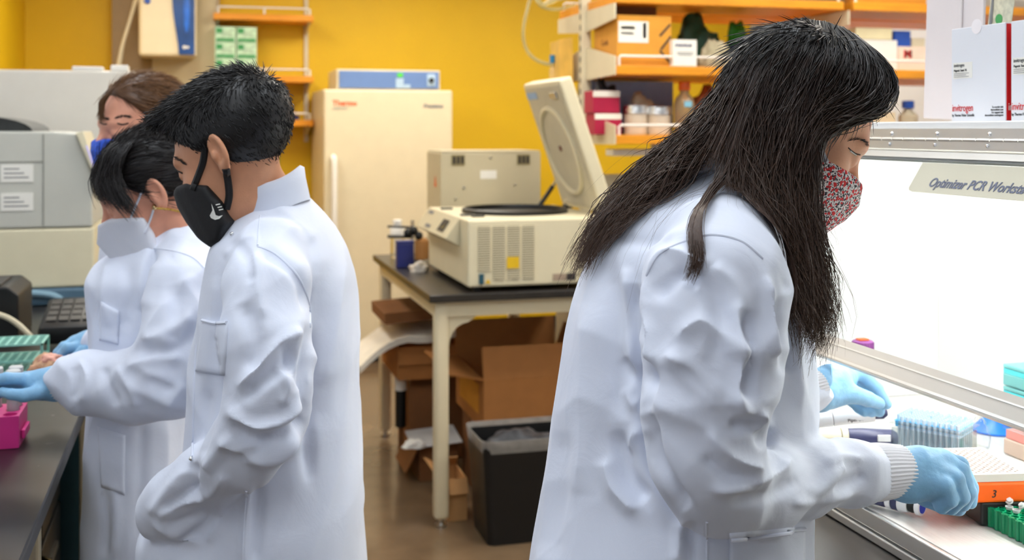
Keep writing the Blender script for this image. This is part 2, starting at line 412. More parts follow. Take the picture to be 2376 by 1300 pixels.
# ------------------------------------------------------------------ centrifuge with raised lid
M_cf = mat('centrifuge_putty', S(224, 214, 182), .42, var=.02)
M_cf2 = mat('centrifuge_grey', S(200, 190, 160), .45, var=.02)
cf = thing('centrifuge', 'large putty coloured benchtop centrifuge with its lid raised', 'centrifuge', (1.007, 4.23, .905))
CW, CD = .60, .77
box_part('body', M_cf, cf, 0, CW, 0, CD, .02, .282, bev=.008)
for x in (.05, CW - .05):
    for y in (.06, CD - .06):
        MB().lathe([(.02, 0), (.02, .02)], (x, y, .0005), 14).build('foot', M_black, cf)
MB().poly([(-.001, .281), (-.001, .165), (-.06, .198)], .14, CD - .01, 'y', bev=.003).build('control_console', M_cf2, cf)
def on_console(t, w):   # point on sloped console face: t down the slope, w along the depth
    return Vector((-.001 - .059 * t, w, .281 - .083 * t)) + Vector((-.0835, 0, .0593)).normalized() * .002
rc = Euler((0, 0, 0)).to_matrix()
for nm, (t0, t1, w0, w1), mm in (('display', (.25, .8, .24, .36), M_dark), ('keypad', (.35, .65, .27, .32), mat('amber_label', S(190, 170, 90), .4)), ('label', (.1, .25, .60, .70), M_greyink), ('label', (.7, .85, .5, .6), M_greyink)):
    MB().quad(on_console(t0, w0), on_console(t0, w1), on_console(t1, w1), on_console(t1, w0)).build(nm, mm, cf)
# grille: four louvred columns
for i in range(4):
    x0 = .04 + i * .060; z0 = .082 if i == 0 else .047; z1 = .256
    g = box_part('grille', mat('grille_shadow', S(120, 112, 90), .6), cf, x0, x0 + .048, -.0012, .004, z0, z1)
    sl = MB(); n = int((z1 - z0) / .0088)
    for k in range(n):
        z = z0 + (k + .5) * (z1 - z0) / n
        sl.box(x0, x0 + .048, -.005, -.0014, z - .0024, z + .0024)
    sl.build('louvre_slats', M_cf, g)['kind'] = 'stuff'
MB().box(.155, .205, -.0065, -.0052, .09, .135).build('sticker', M_yellow, cf)
MB().box(.043, .063, -.008, -.0002, .032, .072, bev=.002).build('power_switch', mat('teal_switch', S(40, 84, 100), .4), cf)
MB().poly([(.070, .034), (.090, .034), (.080, .052)], -.003, -.0002, 'y').build('warning_triangle', M_yellow, cf)
MB().box(.345, .40, -.002, -.0002, .035, .062).build('rating_plate', mat('plate_grey', S(170, 150, 130), .5), cf)
MB().box(.402, .44, -.002, -.0002, .035, .062).build('rating_plate', M_dark, cf)
MB().lathe([(.226, .282), (.226, .298), (.212, .302), (.208, .290)], (.293, .37, 0), 64, caps=False).lathe([(.209, .2825), (.209, .2835)], (.293, .37, 0), 48).build('chamber_ring', M_black, cf, smooth=True)
for (x, y) in ((.02, .20), (.02, .58), (.05, .13)):
    box_part('latch', M_dark, cf, x, x + .05, y, y + .03, .2825, .290, bev=.002)
# lid: swings up about the right-hand edge
lm = Matrix.Translation((.575, 0, .290)) @ Matrix.Rotation(-math.atan2(.188, .538), 4, 'Y')
ld = MB().box(.0, .058, .05, .565, 0, .575, bev=.010).xf(lm).build('lid', M_cf, cf)
MB().box(-.003, -.0002, .068, .548, .02, .555, bev=.0012).xf(lm).build('lid_liner', mat('lid_liner', S(196, 188, 164), .5), ld)
rg = MB().lathe([(.200, 0), (.200, .008), (.188, .012), (.180, .008), (.180, 0)], (-.003, .308, .27), 64, axis=(-1, 0, 0), caps=False)
rg.xf(lm).build('lid_ring', M_cf, ld, smooth=True)
MB().cyl((-.003, .308, .28), (-.008, .308, .28), .012).xf(lm).build('lid_boss', mat('rust_brown', S(110, 60, 50), .5), ld)
MB().box(-.006, -.0032, .40, .54, .505, .535).xf(lm).build('lid_label', mat('lid_label_blue', S(150, 180, 215), .5), ld)
MB().box(-.012, -.0032, .12, .20, .50, .53, bev=.003).xf(lm).build('lid_catch', M_steel, ld)
MB().cyl((.47, .60, .283), (.535, .59, .38), .010).build('strut', M_black, cf, smooth=True)
MB().cyl((.535, .59, .38), (.552, .57, .42), .006).build('strut_rod', M_steel, cf, smooth=True)
for y in (.10, .50):
    box_part('hinge', M_dark, cf, .565, .598, y, y + .05, .2825, .30, bev=.003)

# ------------------------------------------------------------------ second instrument behind the centrifuge
d2 = thing('instrument_case', 'square beige instrument case behind the centrifuge on the table', 'instrument', (1.093, 5.14, .905))
box_part('case', M_cf2, d2, 0, .49, 0, .33, .015, .525, bev=.006)
box_part('lid_panel', M_cf2, d2, .004, .486, .0, .33, .5255, .533, bev=.003)
for x in (.05, .37):
    v = box_part('vent', mat('vent_brown', S(150, 136, 96), .5), d2, x, x + .065, -.004, -.0005, .465, .515)
    for k in range(3): box_part('slot', M_dark, v, x + .006 + k * .02, x + .020 + k * .02, -.006, -.0042, .472, .508)
box_part('notice', M_paper, d2, .19, .27, -.002, -.0005, .40, .44)
for x, z in ((.11, .36), (.36, .37), (.07, .31), (.24, .50)):
    MB().cyl((x, -.0005, z), (x, -.006, z), .006).build('screw', M_steel, d2)
MB().poly([(.10, .36), (.14, .36), (.12, .41)], -.003, -.0005, 'x').build('orange_sticker', M_orange, d2)
for x in (.04, .45):
    for y in (.04, .29): MB().lathe([(.015, .0005), (.015, .015)], (x, y, 0), 12).build('foot', M_black, d2)

# ------------------------------------------------------------------ things at the left end of the table
b = thing('dispenser_bottle', 'white capped dispenser bottle at the far corner of the table', 'bottle', (.945, 5.47, .906))
MB().lathe([(.030, 0), (.034, .004), (.034, .09), (.03, .105)], n=20).build('body', M_clear, b, smooth=True)
MB().lathe([(.036, .105), (.037, .14), (.03, .15), (.022, .152), (.022, .185), (.018, .188)], n=20).build('cap', M_white, b, smooth=True)
b = thing('blue_carton', 'small dark blue carton standing at the table edge', 'carton', (.875, 5.07, .906))
box_part('body', M_navy, b, 0, .078, 0, .05, 0, .108, bev=.002)
box_part('lid', M_navy, b, -.001, .079, -.001, .051, .1085, .122, bev=.002)
b = thing('clamp_stand', 'small laboratory clamp with black knobs beside the blue carton', 'clamp', (.985, 5.28, .906))
box_part('base', M_dark, b, -.04, .05, -.05, .05, 0, .012, bev=.003)
MB().cyl((.0, 0, .012), (.0, 0, .2), .008).build('rod', M_steel, b, smooth=True)
MB().cyl((.0, 0, .165), (-.12, 0, .172), .006).cyl((0, 0, .12), (-.12, 0, .125), .008).build('arm', M_dark, b, smooth=True)
for p in ((-.025, -.012, .14), (.028, -.012, .125), (.005, -.012, .15)):
    MB().ball(p, (.02, .018, .022)).build('knob', M_black, b, smooth=True)
MB().lathe([(.035, .013), (.035, .1), (.02, .115)], (.045, .0, 0), 16).build('tube', mat('amber_tube', S(170, 120, 70), .3, var=.1), b, smooth=True)
def crumple(name, label, cat, m, loc, rx, ry, rz, seed, amp=.35, parent=None, sub=4):
    t = bmesh.new(); bmesh.ops.create_icosphere(t, subdivisions=sub, radius=1.0)
    from mathutils import noise as nz
    for v in t.verts:
        n1 = nz.noise(v.co * 1.7 + Vector((seed, 0, 0))); n2 = abs(nz.noise(v.co * 3.9 + Vector((0, seed, 0))))
        s = 1 + amp * n1 + amp * .8 * n2
        v.co = Vector((v.co.x * s * rx, v.co.y * s * ry, max(-.0, v.co.z * s + .12) * rz))
    me = bpy.data.meshes.new(name); t.to_mesh(me); t.free()
    o = link(name, me, m, parent, True, loc)
    if label: tag(o, label, cat)
    return o
crumple('plastic_bag', 'crumpled clear plastic bag lying in front of the blue carton', 'bag', mat('bag_grey', S(214, 206, 194), .25, var=.15, scale=40), (.948, 4.93, .906), .042, .045, .035, 3)

# ------------------------------------------------------------------ bin and cartons under the table
bn = thing('waste_bin', 'black plastic waste bin with a clear liner under the table', 'bin', (1.03, 4.0, 0))
def taper_box(b, x0, x1, y0, y1, z0, z1, g, rad=.03, n=5, open_top=True, th=.004):
    def ring(e, z):
        out = []
        for cx, cy, a0 in ((x1 - rad + e, y1 - rad + e, 0), (x0 + rad - e, y1 - rad + e, 90), (x0 + rad - e, y0 + rad - e, 180), (x1 - rad + e, y0 + rad - e, 270)):
            for k in range(n + 1):
                a = math.radians(a0 + 90 * k / n); out.append(b.bm.verts.new((cx + rad * math.cos(a), cy + rad * math.sin(a), z)))
        return out
    rs = [ring(0, z0), ring(g, z1), ring(g - th, z1), ring(-th, z0 + th)]
    m_ = len(rs[0])
    for k in range(3):
        for i in range(m_): b.bm.faces.new((rs[k][i], rs[k][(i + 1) % m_], rs[k + 1][(i + 1) % m_], rs[k + 1][i]))
    b.bm.faces.new(rs[0][::-1]); b.bm.faces.new(rs[3])
    return b
taper_box(MB(), 0.0, .36, 0, .25, 0, .372, .022).build('bucket', M_black, bn, smooth=True)
ln = MB(); taper_box(ln, -.022, .382, -.022, .272, .345, .392, .006, rad=.04, th=.003)
bmesh.ops.delete(ln.bm, geom=[f for f in ln.bm.faces if len(f.verts) > 4], context='FACES')
M_liner = mat('bin_liner', S(200, 196, 190), .2, trans=.55, ior=1.2, var=.1, scale=30, bump=.5, bscale=50)
ln.build('liner_cuff', M_liner, bn, smooth=True)
crumple('liner_fold', None, None, mat('bin_rubbish', S(70, 72, 76), .3, var=.5, scale=25, bump=.6), (.18, .125, .3), .16, .11, .07, 9, parent=bn)

def open_carton(name, label, loc, w, d, h, m, rz=0.0, flaps=(), inner=None, t=.005, group='cartons under the table'):
    """flaps: (side, length, angle from upright in degrees, + leans outward)"""
    o = thing(name, label, 'carton', loc, rz, group)
    b = MB(); b.box(0, w, 0, d, 0, t); b.box(0, w, 0, t, t, h); b.box(0, w, d - t, d, t, h); b.box(0, t, t, d - t, t, h); b.box(w - t, w, t, d - t, t, h)
    b.build('tray', m, o)
    for side, L, a in flaps:
        f = MB().box(0, w if side in 'fb' else d, -t / 2, t / 2, 0, L)
        a = math.radians(a)
        if side == 'f': M_ = Matrix.Translation((0, t / 2, h)) @ Matrix.Rotation(a, 4, 'X')
        if side == 'b': M_ = Matrix.Translation((0, d - t / 2, h)) @ Matrix.Rotation(-a, 4, 'X')
        if side == 'l': M_ = Matrix.Translation((t / 2, d, h)) @ Matrix.Rotation(-math.pi / 2, 4, 'Z') @ Matrix.Rotation(a, 4, 'X')
        if side == 'r': M_ = Matrix.Translation((w - t / 2, 0, h)) @ Matrix.Rotation(math.pi / 2, 4, 'Z') @ Matrix.Rotation(a, 4, 'X')
        f.xf(M_).build('flap', m, o)
    return o
oc = open_carton('open_carton', 'large open brown carton behind the black waste bin', (1.105, 4.37, .325), .46, .50, .205, M_card, flaps=(('f', .13, -12), ('b', .16, 5), ('l', .15, 78), ('r', .14, 20)))
box_part('printed_label', M_card3, oc, -.002, -.0003, .08, .42, .05, .17)
box_part('tape', mat('brown_tape', S(150, 96, 46), .3), oc, -.0008, .46, .22, .27, -.001, 0.0)
sc_ = thing('support_carton', 'closed brown carton carrying the large open carton', 'carton', (1.13, 4.45, 0), 0, 'cartons under the table')
box_part('carton', M_card2, sc_, 0, .4, 0, .4, 0, .322, bev=.003)
box_part('tape', mat('brown_tape', S(150, 96, 46), .3), sc_, -.001, -.0002, .17, .23, 0, .32)
sm = open_carton('small_carton', 'small tan carton beside the waste bin and the table leg', (.945, 4.30, 0), .075, .20, .165, mat('cardboard_tan', S(196, 146, 92), .75, var=.08), flaps=(('f', .06, 155), ('l', .07, 60), ('b', .05, -40)))
lo = open_carton('low_carton', 'low brown carton with a torn flap hanging to the floor', (.93, 4.82, 0), .17, .25, .155, M_card2, flaps=(('l', .13, 150), ('f', .06, 165), ('b', .20, 6)))
tag(MB().box(-.11, .11, -.1, .1, 0, .004, rot=Matrix.Rotation(.12, 3, 'X') @ Matrix.Rotation(-.06, 3, 'Y')).build('paper_sheet', mat('grey_paper', S(196, 196, 196), .6, var=.06), None, loc=(1.0, 4.86, .18)), 'pale grey paper sheet lying on the low carton', 'paper')
tag(crumple('crumpled_paper', None, None, M_paper, (.90, 4.775, .166), .045, .03, .028, 5), 'crumpled white paper on the edge of the low carton', 'paper')
rc_ = thing('rear_carton', 'dark brown carton standing on the floor behind the low carton', 'carton', (.95, 5.12, 0), 0, 'cartons under the table')
box_part('carton', M_card2, rc_, 0, .26, 0, .36, 0, .385, bev=.003)
rl = thing('black_roll', 'black roll with white end wrap leaning on rear carton', 'roll', (.905, 5.15, 0))
MB().cyl((0, 0, .16), (0, 0, .38), .026).build('roll', M_black, rl, smooth=True)
MB().cyl((-.0, 0, .0), (0, 0, .158), .012).build('core', M_card2, rl, smooth=True)
MB().cyl((-.0, 0, .33), (0, 0, .392), .0285).build('wrap', M_paper, rl, smooth=True)
uc = open_carton('upper_carton', 'brown carton under the white foam sheet below the table', (.875, 5.05, .395), .36, .45, .15, M_card, flaps=(('f', .08, 170),))
fs = MB()
g = []
for i in range(13):
    row = []
    for j in range(9):
        x = -.24 + .52 * i / 12; y = -.24 + .46 * j / 8
        z = .012 * math.sin(i * .7 + j * .4) - max(0, -.02 - x) ** 1.3 * .95 + .006 * math.cos(j * 1.3)
        row.append(fs.bm.verts.new((x, y, z)))
    g.append(row)
for i in range(12):
    for j in range(8): fs.bm.faces.new((g[i][j], g[i + 1][j], g[i + 1][j + 1], g[i][j + 1]))
ex = bmesh.ops.extrude_face_region(fs.bm, geom=list(fs.bm.faces))
for v in ex['geom']:
    if isinstance(v, bmesh.types.BMVert): v.co.z += .03
tag(fs.build('foam_sheet', mat('foam_white', S(230, 222, 206), .7, var=.05, scale=20, bump=.3), None, True, (.935, 5.24, .575)), 'bent white foam sheet drooping over the carton under the table', 'sheet')
tag(MB().box(-.13, .30, -.2, .2, 0, .05, rot=Matrix.Rotation(-.06, 3, 'Y')).build('flat_carton', M_card2, None, loc=(.95, 5.28, .655)), 'flattened dark brown carton on top of the foam sheet', 'carton', 'cartons under the table')

# ------------------------------------------------------------------ island bench with double-sided shelving
ib = thing('island_bench', 'putty cabinets of the island bench behind the centrifuge', 'bench', (1.72, 4.56, 0))
ibt = box_part('bench_top', M_resin, ib, 0, 2.5, 0, .9, .875, .905, bev=.004)
box_part('carcass', M_putty, ib, .03, 2.47, .04, .86, .08, .874)
for k in range(4):
    dq = box_part('door', M_putty, ib, .05 + k * .61, .63 + k * .61, .022, .0395, .11, .86, bev=.003)
    MB().tube([(.10 + k * .61, .022, .6), (.10 + k * .61, -.005, .6), (.10 + k * .61, -.005, .72), (.10 + k * .61, .022, .72)], .005).build('handle', M_steel, dq)
isl = thing('island_shelving', 'double-sided shelving with orange wood boards and putty uprights', 'shelving', (1.757, 5.0, .906))
ZB = .906
for x in (0, 1.16, 2.32):
    up = box_part('upright', M_putty, isl, x - .022, x + .022, -.022, .022, 0, 2.0 - .02)
    sl = MB()
    for k in range(30): sl.box(x - .024, x - .0222, -.006, .006, .3 + k * .05, .325 + k * .05)
    sl.build('slot_strip', M_dark, up)['kind'] = 'stuff'
TOPS = (1.515, 1.82, 2.135)
for zi, zt in enumerate(TOPS):
    for side in (-1, 1):
        for k in range(2):
            x0 = .024 + k * 1.16 - (.02 if k == 0 else 0); x1 = x0 + 1.13
            y0, y1 = (-.40, -.026) if side < 0 else (.026, .40)
            bd = box_part('shelf_board', M_wood, isl, x0, x1, y0, y1, zt - .04 - ZB, zt - ZB, bev=.003)
            yr = -.385 if side < 0 else .385
            z_ = zt - ZB
            MB().tube([(x0 + .02, yr, z_), (x0 + .02, yr, z_ + .035), (x0 + .028, yr, z_ + .043), (x1 - .03, yr, z_ + .043), (x1 - .02, yr, z_ + .035), (x1 - .02, yr, z_)], .006, 8).tube([((x0 + x1) / 2, yr, z_), ((x0 + x1) / 2, yr, z_ + .043)], .006, 8).build('rail', M_white, bd, smooth=True)
        s = side
        z_ = zt - ZB
        if zi == 2: pts = [(s * .026, z_ - .14), (s * .40, z_ - .11), (s * .40, z_ - .041), (s * .026, z_ - .041)]
        elif zi == 1: pts = [(s * .026, z_ - .05), (s * .40, z_ - .041), (s * .405, z_ + .04), (s * .026, z_ + .105)]
        else: pts = [(s * .026, z_ - .045), (s * .40, z_ - .041), (s * .405, z_ + .04), (s * .026, z_ + .10)]
        for k in range(2):
            MB().poly(pts, -.0035 + k * 1.16, .0035 + k * 1.16, 'x').build('end_bracket', M_putty, isl)
box_part('raceway', M_putty, isl, .024, 2.3, -.02, .02, .30, .42)
lf = thing('shelf_lamp', 'white strip lamp fixed under the lowest shelf board', 'lamp', (1.79, 4.72, 1.39))
box_part('housing', M_white, lf, 0, .20, 0, .09, .03, .06, bev=.004)
box_part('housing', M_white, lf, .22, .95, 0, .09, .03, .084, bev=.004)
box_part('diffuser', mat('lamp_strip', S(250, 244, 225), .4, emit=.6), lf, .23, .94, .01, .08, .018, .0295, bev=.003)
# bench socket, plug cable and steel rack below the shelving
tr = MB()
cab = thing('power_cable', 'black power cable plugged into the raceway under the shelf lamp', 'cable', (2.0, 4.97, 1.24))
box_part('socket', M_putty, cab, -.09, .07, -.008, .004, .0, .08, bev=.003)
MB().cyl((.0, -.008, .05), (.0, -.05, .045), .016).cyl((-.05, -.008, .05), (-.05, -.045, .05), .016).build('plug', M_black, cab, smooth=True)
MB().tube(spline([(.0, -.05, .045), (.01, -.09, .02), (.005, -.1, -.06), (-.05, -.12, -.14), (-.13, -.14, -.2), (-.2, -.16, -.28), (-.22, -.17, -.33)]), .006, 8).build('lead', M_black, cab, smooth=True)
wr = thing('wire_rack', 'shiny wire rack on the island bench under the shelves', 'rack', (1.80, 4.60, .906))
fr = MB()
for z in (.04, .14, .24): fr.tube([(0, 0, z), (.42, 0, z), (.42, .15, z), (0, .15, z)], .006, 8, closed=True)
for x in (0, .14, .28, .42):
    for y in (0, .15): fr.cyl((x, y, 0), (x, y, .25), .006, n=8)
fr.build('frame', M_chrome, wr, smooth=True)
box_part('tray', M_putty, wr, .01, .41, .01, .14, .05, .20, bev=.004)

def carton(name, label, cat, px0, px1, v, dep, z0, h, m, group=None, marks=()):
    u0 = ux(px0, v); u1 = ux(px1, v)
    o = thing(name, label, cat, (u0, v, z0 + .001), 0, group)
    w = u1 - u0
    box_part('carton', m, o, 0, w, 0, dep, 0, h, bev=.002)
    for nm, mm, a0, a1, b0, b1 in marks:
        box_part(nm, mm, o, a0 * w, a1 * w, -.0014, -.0003, b0 * h, b1 * h)
    return o
T0, T1, T2 = TOPS
# middle board
cx = carton('shipping_carton', 'tan shipping carton with white label and black arrow marks on the shelf', 'carton', 1432, 1558, 4.64, .30, T1, .225, M_card3, marks=(('label', M_paper, .0 + .02, .57, .46, .88), ('barcode', M_ink, .47, .53, .55, .85), ('label_text', M_greyink, .07, .32, .72, .78), ('label_text', M_greyink, .07, .30, .62, .66)))
cw = ux(1558, 4.64) - ux(1432, 4.64)
for (x0, z0, x1, z1) in ((.78, .60, .98, .84), (.80, .33, .99, .60), (.78, .31, .99, .06)):
    a = Vector((x0 * cw, 0, z0 * .225)); b_ = Vector((x1 * cw, 0, z1 * .225)); dv = (b_ - a).normalized(); nrm = Vector((-dv.z, 0, dv.x)) * .005
    MB().poly([((a + nrm).x, (a + nrm).z), ((b_ + nrm).x, (b_ + nrm).z), ((b_ - nrm).x, (b_ - nrm).z), ((a - nrm).x, (a - nrm).z)], -.0014, -.0003, 'y').build('arrow_mark', M_ink, cx)
box_part('flap', M_card2, cx, .004, cw - .03, .10, .104, .2255, .30)
text('lettering', 'Code', .04, M_card2, cx, (-.0012, .20, .10), (math.pi / 2, 0, -math.pi / 2), depth=.0004)
wc = carton('film_carton', 'small white carton with blue heading standing before the shelf rail', 'carton', 1562, 1617, 4.603, .055, T1, .118, M_paper, marks=(('text_line', M_greyink, .15, .85, .50, .53), ('text_line', M_greyink, .2, .8, .42, .45)))
text('lettering', 'PARAFILM', .018, M_navy, wc, (.009, -.0012, .087), FRONT, bold=.0003)
crumple('plastic_pouch', 'clear plastic pouch slumped behind the rail beside the white carton', 'bag', mat('pouch_film', S(186, 178, 150), .2, trans=.25, var=.15, ior=1.2, scale=30), (ux(1660, 4.72), 4.72, T1 + .001), .085, .05, .10, 12)
crumple('dark_green_bag', 'dark green bag at the back of the middle shelf', 'bag', mat('dark_green_film', S(42, 88, 66), .35, var=.25), (ux(1612, 4.90), 4.89, T1 + .001), .11, .045, .205, 4)
crumple('bright_green_bag', 'bright green bag at the back of the middle shelf beside the woman', 'bag', mat('bright_green_film', S(44, 140, 40), .35, var=.25), (ux(1712, 4.90), 4.90, T1 + .001), .07, .04, .19, 8)
carton('navy_box', 'navy blue box partly hidden by the long-haired woman on shelf', 'box', 1722, 1800, 4.66, .13, T1, .11, M_navy)
carton('cream_box', 'cream box lying on the white box on the middle shelf', 'box', 1985, 2070, 4.68, .2, T1 + .148, .055, mat('cream_card', S(232, 222, 180), .6))
carton('white_box', 'white box under the cream box on the middle shelf', 'box', 1995, 2082, 4.68, .22, T1, .146, M_white)
carton('pink_white_box', 'pale box marked with a red and black M on the middle shelf', 'box', 2084, 2160, 4.68, .2, T1, .117, mat('pale_card', S(236, 214, 196), .6))
mb_ = bpy.data.objects['pink_white_box']
text('lettering', 'M', .055, M_red, mb_, (.028, -.0012, .062), FRONT, bold=.001); text('lettering', 'M', .055, M_dark, mb_, (.036, -.0022, .062), FRONT)
carton('blue_box', 'blue box standing on the box marked M', 'box', 2075, 2113, 4.70, .12, T1 + .119, .075, M_blue)
carton('beige_tin', 'small beige tin beside the blue box on the box marked M', 'box', 2116, 2146, 4.70, .1, T1 + .119, .042, M_putty)
# lowest board
M_mag = mat('magenta_card', S(168, 24, 66), .5, var=.06)
for z0, h, x0, x1, lab in ((T0, .095, 1380, 1442, 'magenta and white box under its twin on the lowest shelf'), (T0 + .097, .10, 1376, 1438, 'magenta and white box on top of its twin on the lowest shelf')):
    carton('magenta_box', lab, 'box', x0, x1, 4.72, .12, z0, h, M_mag, 'magenta boxes on the lowest shelf', marks=(('white_band', M_paper, .0, 1., .72, .99),))
def beaker(px, lab, r, h):
    o = thing('foil_covered_beaker', lab, 'beaker', (ux(px, 4.75), 4.75, T0 + .001), 0, 'foil covered beakers on the lowest shelf')
    MB().lathe([(r, 0), (r + .003, .006), (r + .003, h)], n=24).build('glass', mat('beaker_white', S(212, 206, 190), .2, var=.04), o, smooth=True)
    MB().lathe([(r + .008, h - .03), (r + .007, h - .01), (r + .006, h + .006), (r * .6, h + .012), (.004, h + .014)], n=28).build('foil_cap', M_foil, o)
    return o
beaker(1474, 'foil covered white beaker beside the magenta boxes', .05, .125)
beaker(1527, 'foil covered white beaker beside the orange capped bottle', .055, .12)
ob = thing('reagent_bottle', 'clear bottle of amber liquid with an orange cap on lowest shelf', 'bottle', (ux(1588, 4.70), 4.70, T0 + .001))
MB().lathe([(.045, 0), (.048, .006), (.048, .14), (.04, .165), (.022, .185), (.020, .20)], n=24).build('glass', mat('bottle_glass', S(196, 170, 130), .08, trans=.6, ior=1.3, var=.02), ob, smooth=True)
MB().lathe([(.044, .008), (.044, .10), (.04, .101)], n=24).build('liquid', mat('amber_liquid', S(160, 108, 60), .2, var=.05), ob, smooth=True)
MB().lathe([(.026, .20), (.027, .203), (.027, .238), (.025, .241)], n=28).build('cap', mat('orange_cap', S(222, 96, 22), .4), ob, smooth=True)
box_part('sticker', mat('blue_sticker', S(130, 190, 215), .5), ob, -.022, .014, -.0495, -.0475, .125, .15)
carton('slate_box', 'slate blue box at the back of the lowest shelf', 'box', 1372, 1562, 5.03, .2, T0, .255, mat('pale_slate', S(140, 166, 210), .45))
crumple('dark_coil_bag', 'dark patterned bag behind the magenta boxes on lowest shelf', 'bag', mat('dark_net', S(38, 46, 54), .5, var=.5, scale=50), (ux(1400, 4.90), 4.90, T0 + .001), .075, .05, .20, 21)
crumple('brown_bag', 'reddish brown patterned bag behind the orange capped bottle', 'bag', mat('brown_print', S(166, 92, 52), .5, var=.5, scale=35), (ux(1640, 4.84), 4.84, T0 + .001), .11, .07, .18, 15)
crumple('linen_bag', 'pale crumpled bag behind the beakers on the lowest shelf', 'bag', mat('linen', S(200, 188, 160), .6, var=.15), (ux(1490, 4.90), 4.90, T0 + .001), .08, .06, .15, 30)
bc = thing('blue_capped_bottle', 'bottle with a blue cap on lowest shelf beside the white board', 'bottle', (ux(2107, 4.72), 4.72, T0 + .001))
MB().lathe([(.042, 0), (.045, .005), (.045, .09), (.02, .115), (.018, .125)], n=24).build('body', mat('milky_plastic', S(214, 206, 180), .3, trans=.3), bc, smooth=True)
MB().lathe([(.028, .125), (.029, .128), (.029, .16), (.027, .162)], n=24).build('cap', M_blue, bc, smooth=True)
carton('low_white_box', 'white carton on lowest shelf behind the forehead of the long-haired woman', 'box', 2010, 2078, 4.7, .15, T0, .105, M_cream)
# top board
carton('top_carton', 'yellow carton on the top board right of the upright', 'carton', 1990, 2150, 4.66, .3, T2, .16, M_card3)
carton('top_grey_carton', 'dark carton on the top board above the long-haired woman', 'carton', 1760, 1960, 4.70, .25, T2, .14, M_dark)
ps = MB()
gg = [[ps.bm.verts.new((-.012 + .010 * math.sin(j * 1.1 + i * .3), .06 + .34 * j / 6, .0 + .52 * i / 8)) for j in range(7)] for i in range(9)]
for i in range(8):
    for j in range(6): ps.bm.faces.new((gg[i][j], gg[i][j + 1], gg[i + 1][j + 1], gg[i + 1][j]))
ex = bmesh.ops.extrude_face_region(ps.bm, geom=list(ps.bm.faces))
for v in ex['geom']:
    if isinstance(v, bmesh.types.BMVert): v.co.x -= .002
tag(ps.build('hanging_sheet', mat('manila_sheet', S(222, 178, 80), .6, var=.2, scale=9), None, True, (1.728, 5.02, 1.46)), 'yellow manila sheet hanging on the end of the island shelving', 'sheet')
# ------------------------------------------------------------------ workstation bench (right)
wb = thing('workstation_bench', 'black topped bench under the glass-fronted workstation', 'bench', (.875, .2, 0))
box_part('bench_top', M_resin, wb, 0, .95, 0, 2.4, .87, .902, bev=.004)
box_part('cabinet', M_putty, wb, .05, .93, .02, 2.38, .09, .869)
for k in range(3):
    dq = box_part('door', M_putty, wb, .03, .049, .04 + k * .79, .78 + k * .79, .12, .85, bev=.003)
    MB().tube([(.03, .1 + k * .79, .62), (.005, .1 + k * .79, .62), (.005, .1 + k * .79, .74), (.03, .1 + k * .79, .74)], .005).build('handle', M_steel, dq)

# glass that lets light through and mirrors a little
def pane_mat(name, tint, refl):
    m = bpy.data.materials.new(name); m.use_nodes = True; nt = m.node_tree; N = nt.nodes; L = nt.links
    N.remove(N['Principled BSDF'])
    tr = N.new('ShaderNodeBsdfTransparent'); tr.inputs[0].default_value = (*tint, 1)
    gl = N.new('ShaderNodeBsdfGlossy'); gl.inputs['Roughness'].default_value = .03
    lw = N.new('ShaderNodeLayerWeight'); lw.inputs[0].default_value = .5
    pw = N.new('ShaderNodeMath'); pw.operation = 'POWER'; pw.inputs[1].default_value = 4.0; L.new(lw.outputs['Facing'], pw.inputs[0])
    fr = N.new('ShaderNodeMath'); fr.operation = 'MULTIPLY_ADD'; fr.inputs[1].default_value = .7; fr.inputs[2].default_value = (refl - 1) * .1; L.new(pw.outputs[0], fr.inputs[0])
    mx = N.new('ShaderNodeMixShader'); L.new(fr.outputs[0], mx.inputs[0]); L.new(tr.outputs[0], mx.inputs[1]); L.new(gl.outputs[0], mx.inputs[2])
    L.new(mx.outputs[0], N['Material Output'].inputs['Surface'])
    return m
M_pane = pane_mat('sash_glass', (.97, .985, .975), 1.35)
M_hoodw = mat('hood_white', S(240, 240, 238), .4, var=.01)
HS = .947            # work surface height
HU0, HU1, HV0, HV1, HT = 1.0, 1.62, .9, 2.18, 1.553
hd = thing('pcr_workstation', 'white PCR workstation hood with sloping glass sash on black bench', 'workstation', (HU0, HV0, .903))
o_ = Vector((HU0, HV0, .903))
HL = HV1 - HV0; HW = HU1 - HU0
zs = HS - .903
box_part('base_tray', M_hoodw, hd, .012, HW, 0, HL, .0, zs - .004, bev=.003)
box_part('front_lip', M_alu, hd, 0.0, .011, 0, HL, .0, .014, bev=.002)
box_part('front_lip', M_alu, hd, .004, .012, 0, HL, .0165, zs - .001, bev=.002)
M_wsurf = mat('steel_work_surface', (.74, .73, .70), .42, .45, var=.05, scale=24, stretch=(14, 1, 14))
box_part('work_surface', M_wsurf, hd, .013, HW - .02, .012, HL - .012, zs - .0038, zs - .0005)
box_part('back_panel', M_hoodw, hd, HW - .018, HW, .012, HL - .012, zs, HT - .021 - .903)
side = [(.0, zs), (HW, zs), (HW, HT - .021 - .903), (.205, HT - .021 - .903), (.0, 1.16 - .903)]
for y0, y1 in ((0, .0115), (HL - .0115, HL)):
    MB().poly([(a, c) for a, c in side], y0, y1, 'y').build('side_panel', M_hoodw, hd)
tp = box_part('top_panel', M_hoodw, hd, .19, HW, 0, HL, HT - .0205 - .903, HT - .903, bev=.002)
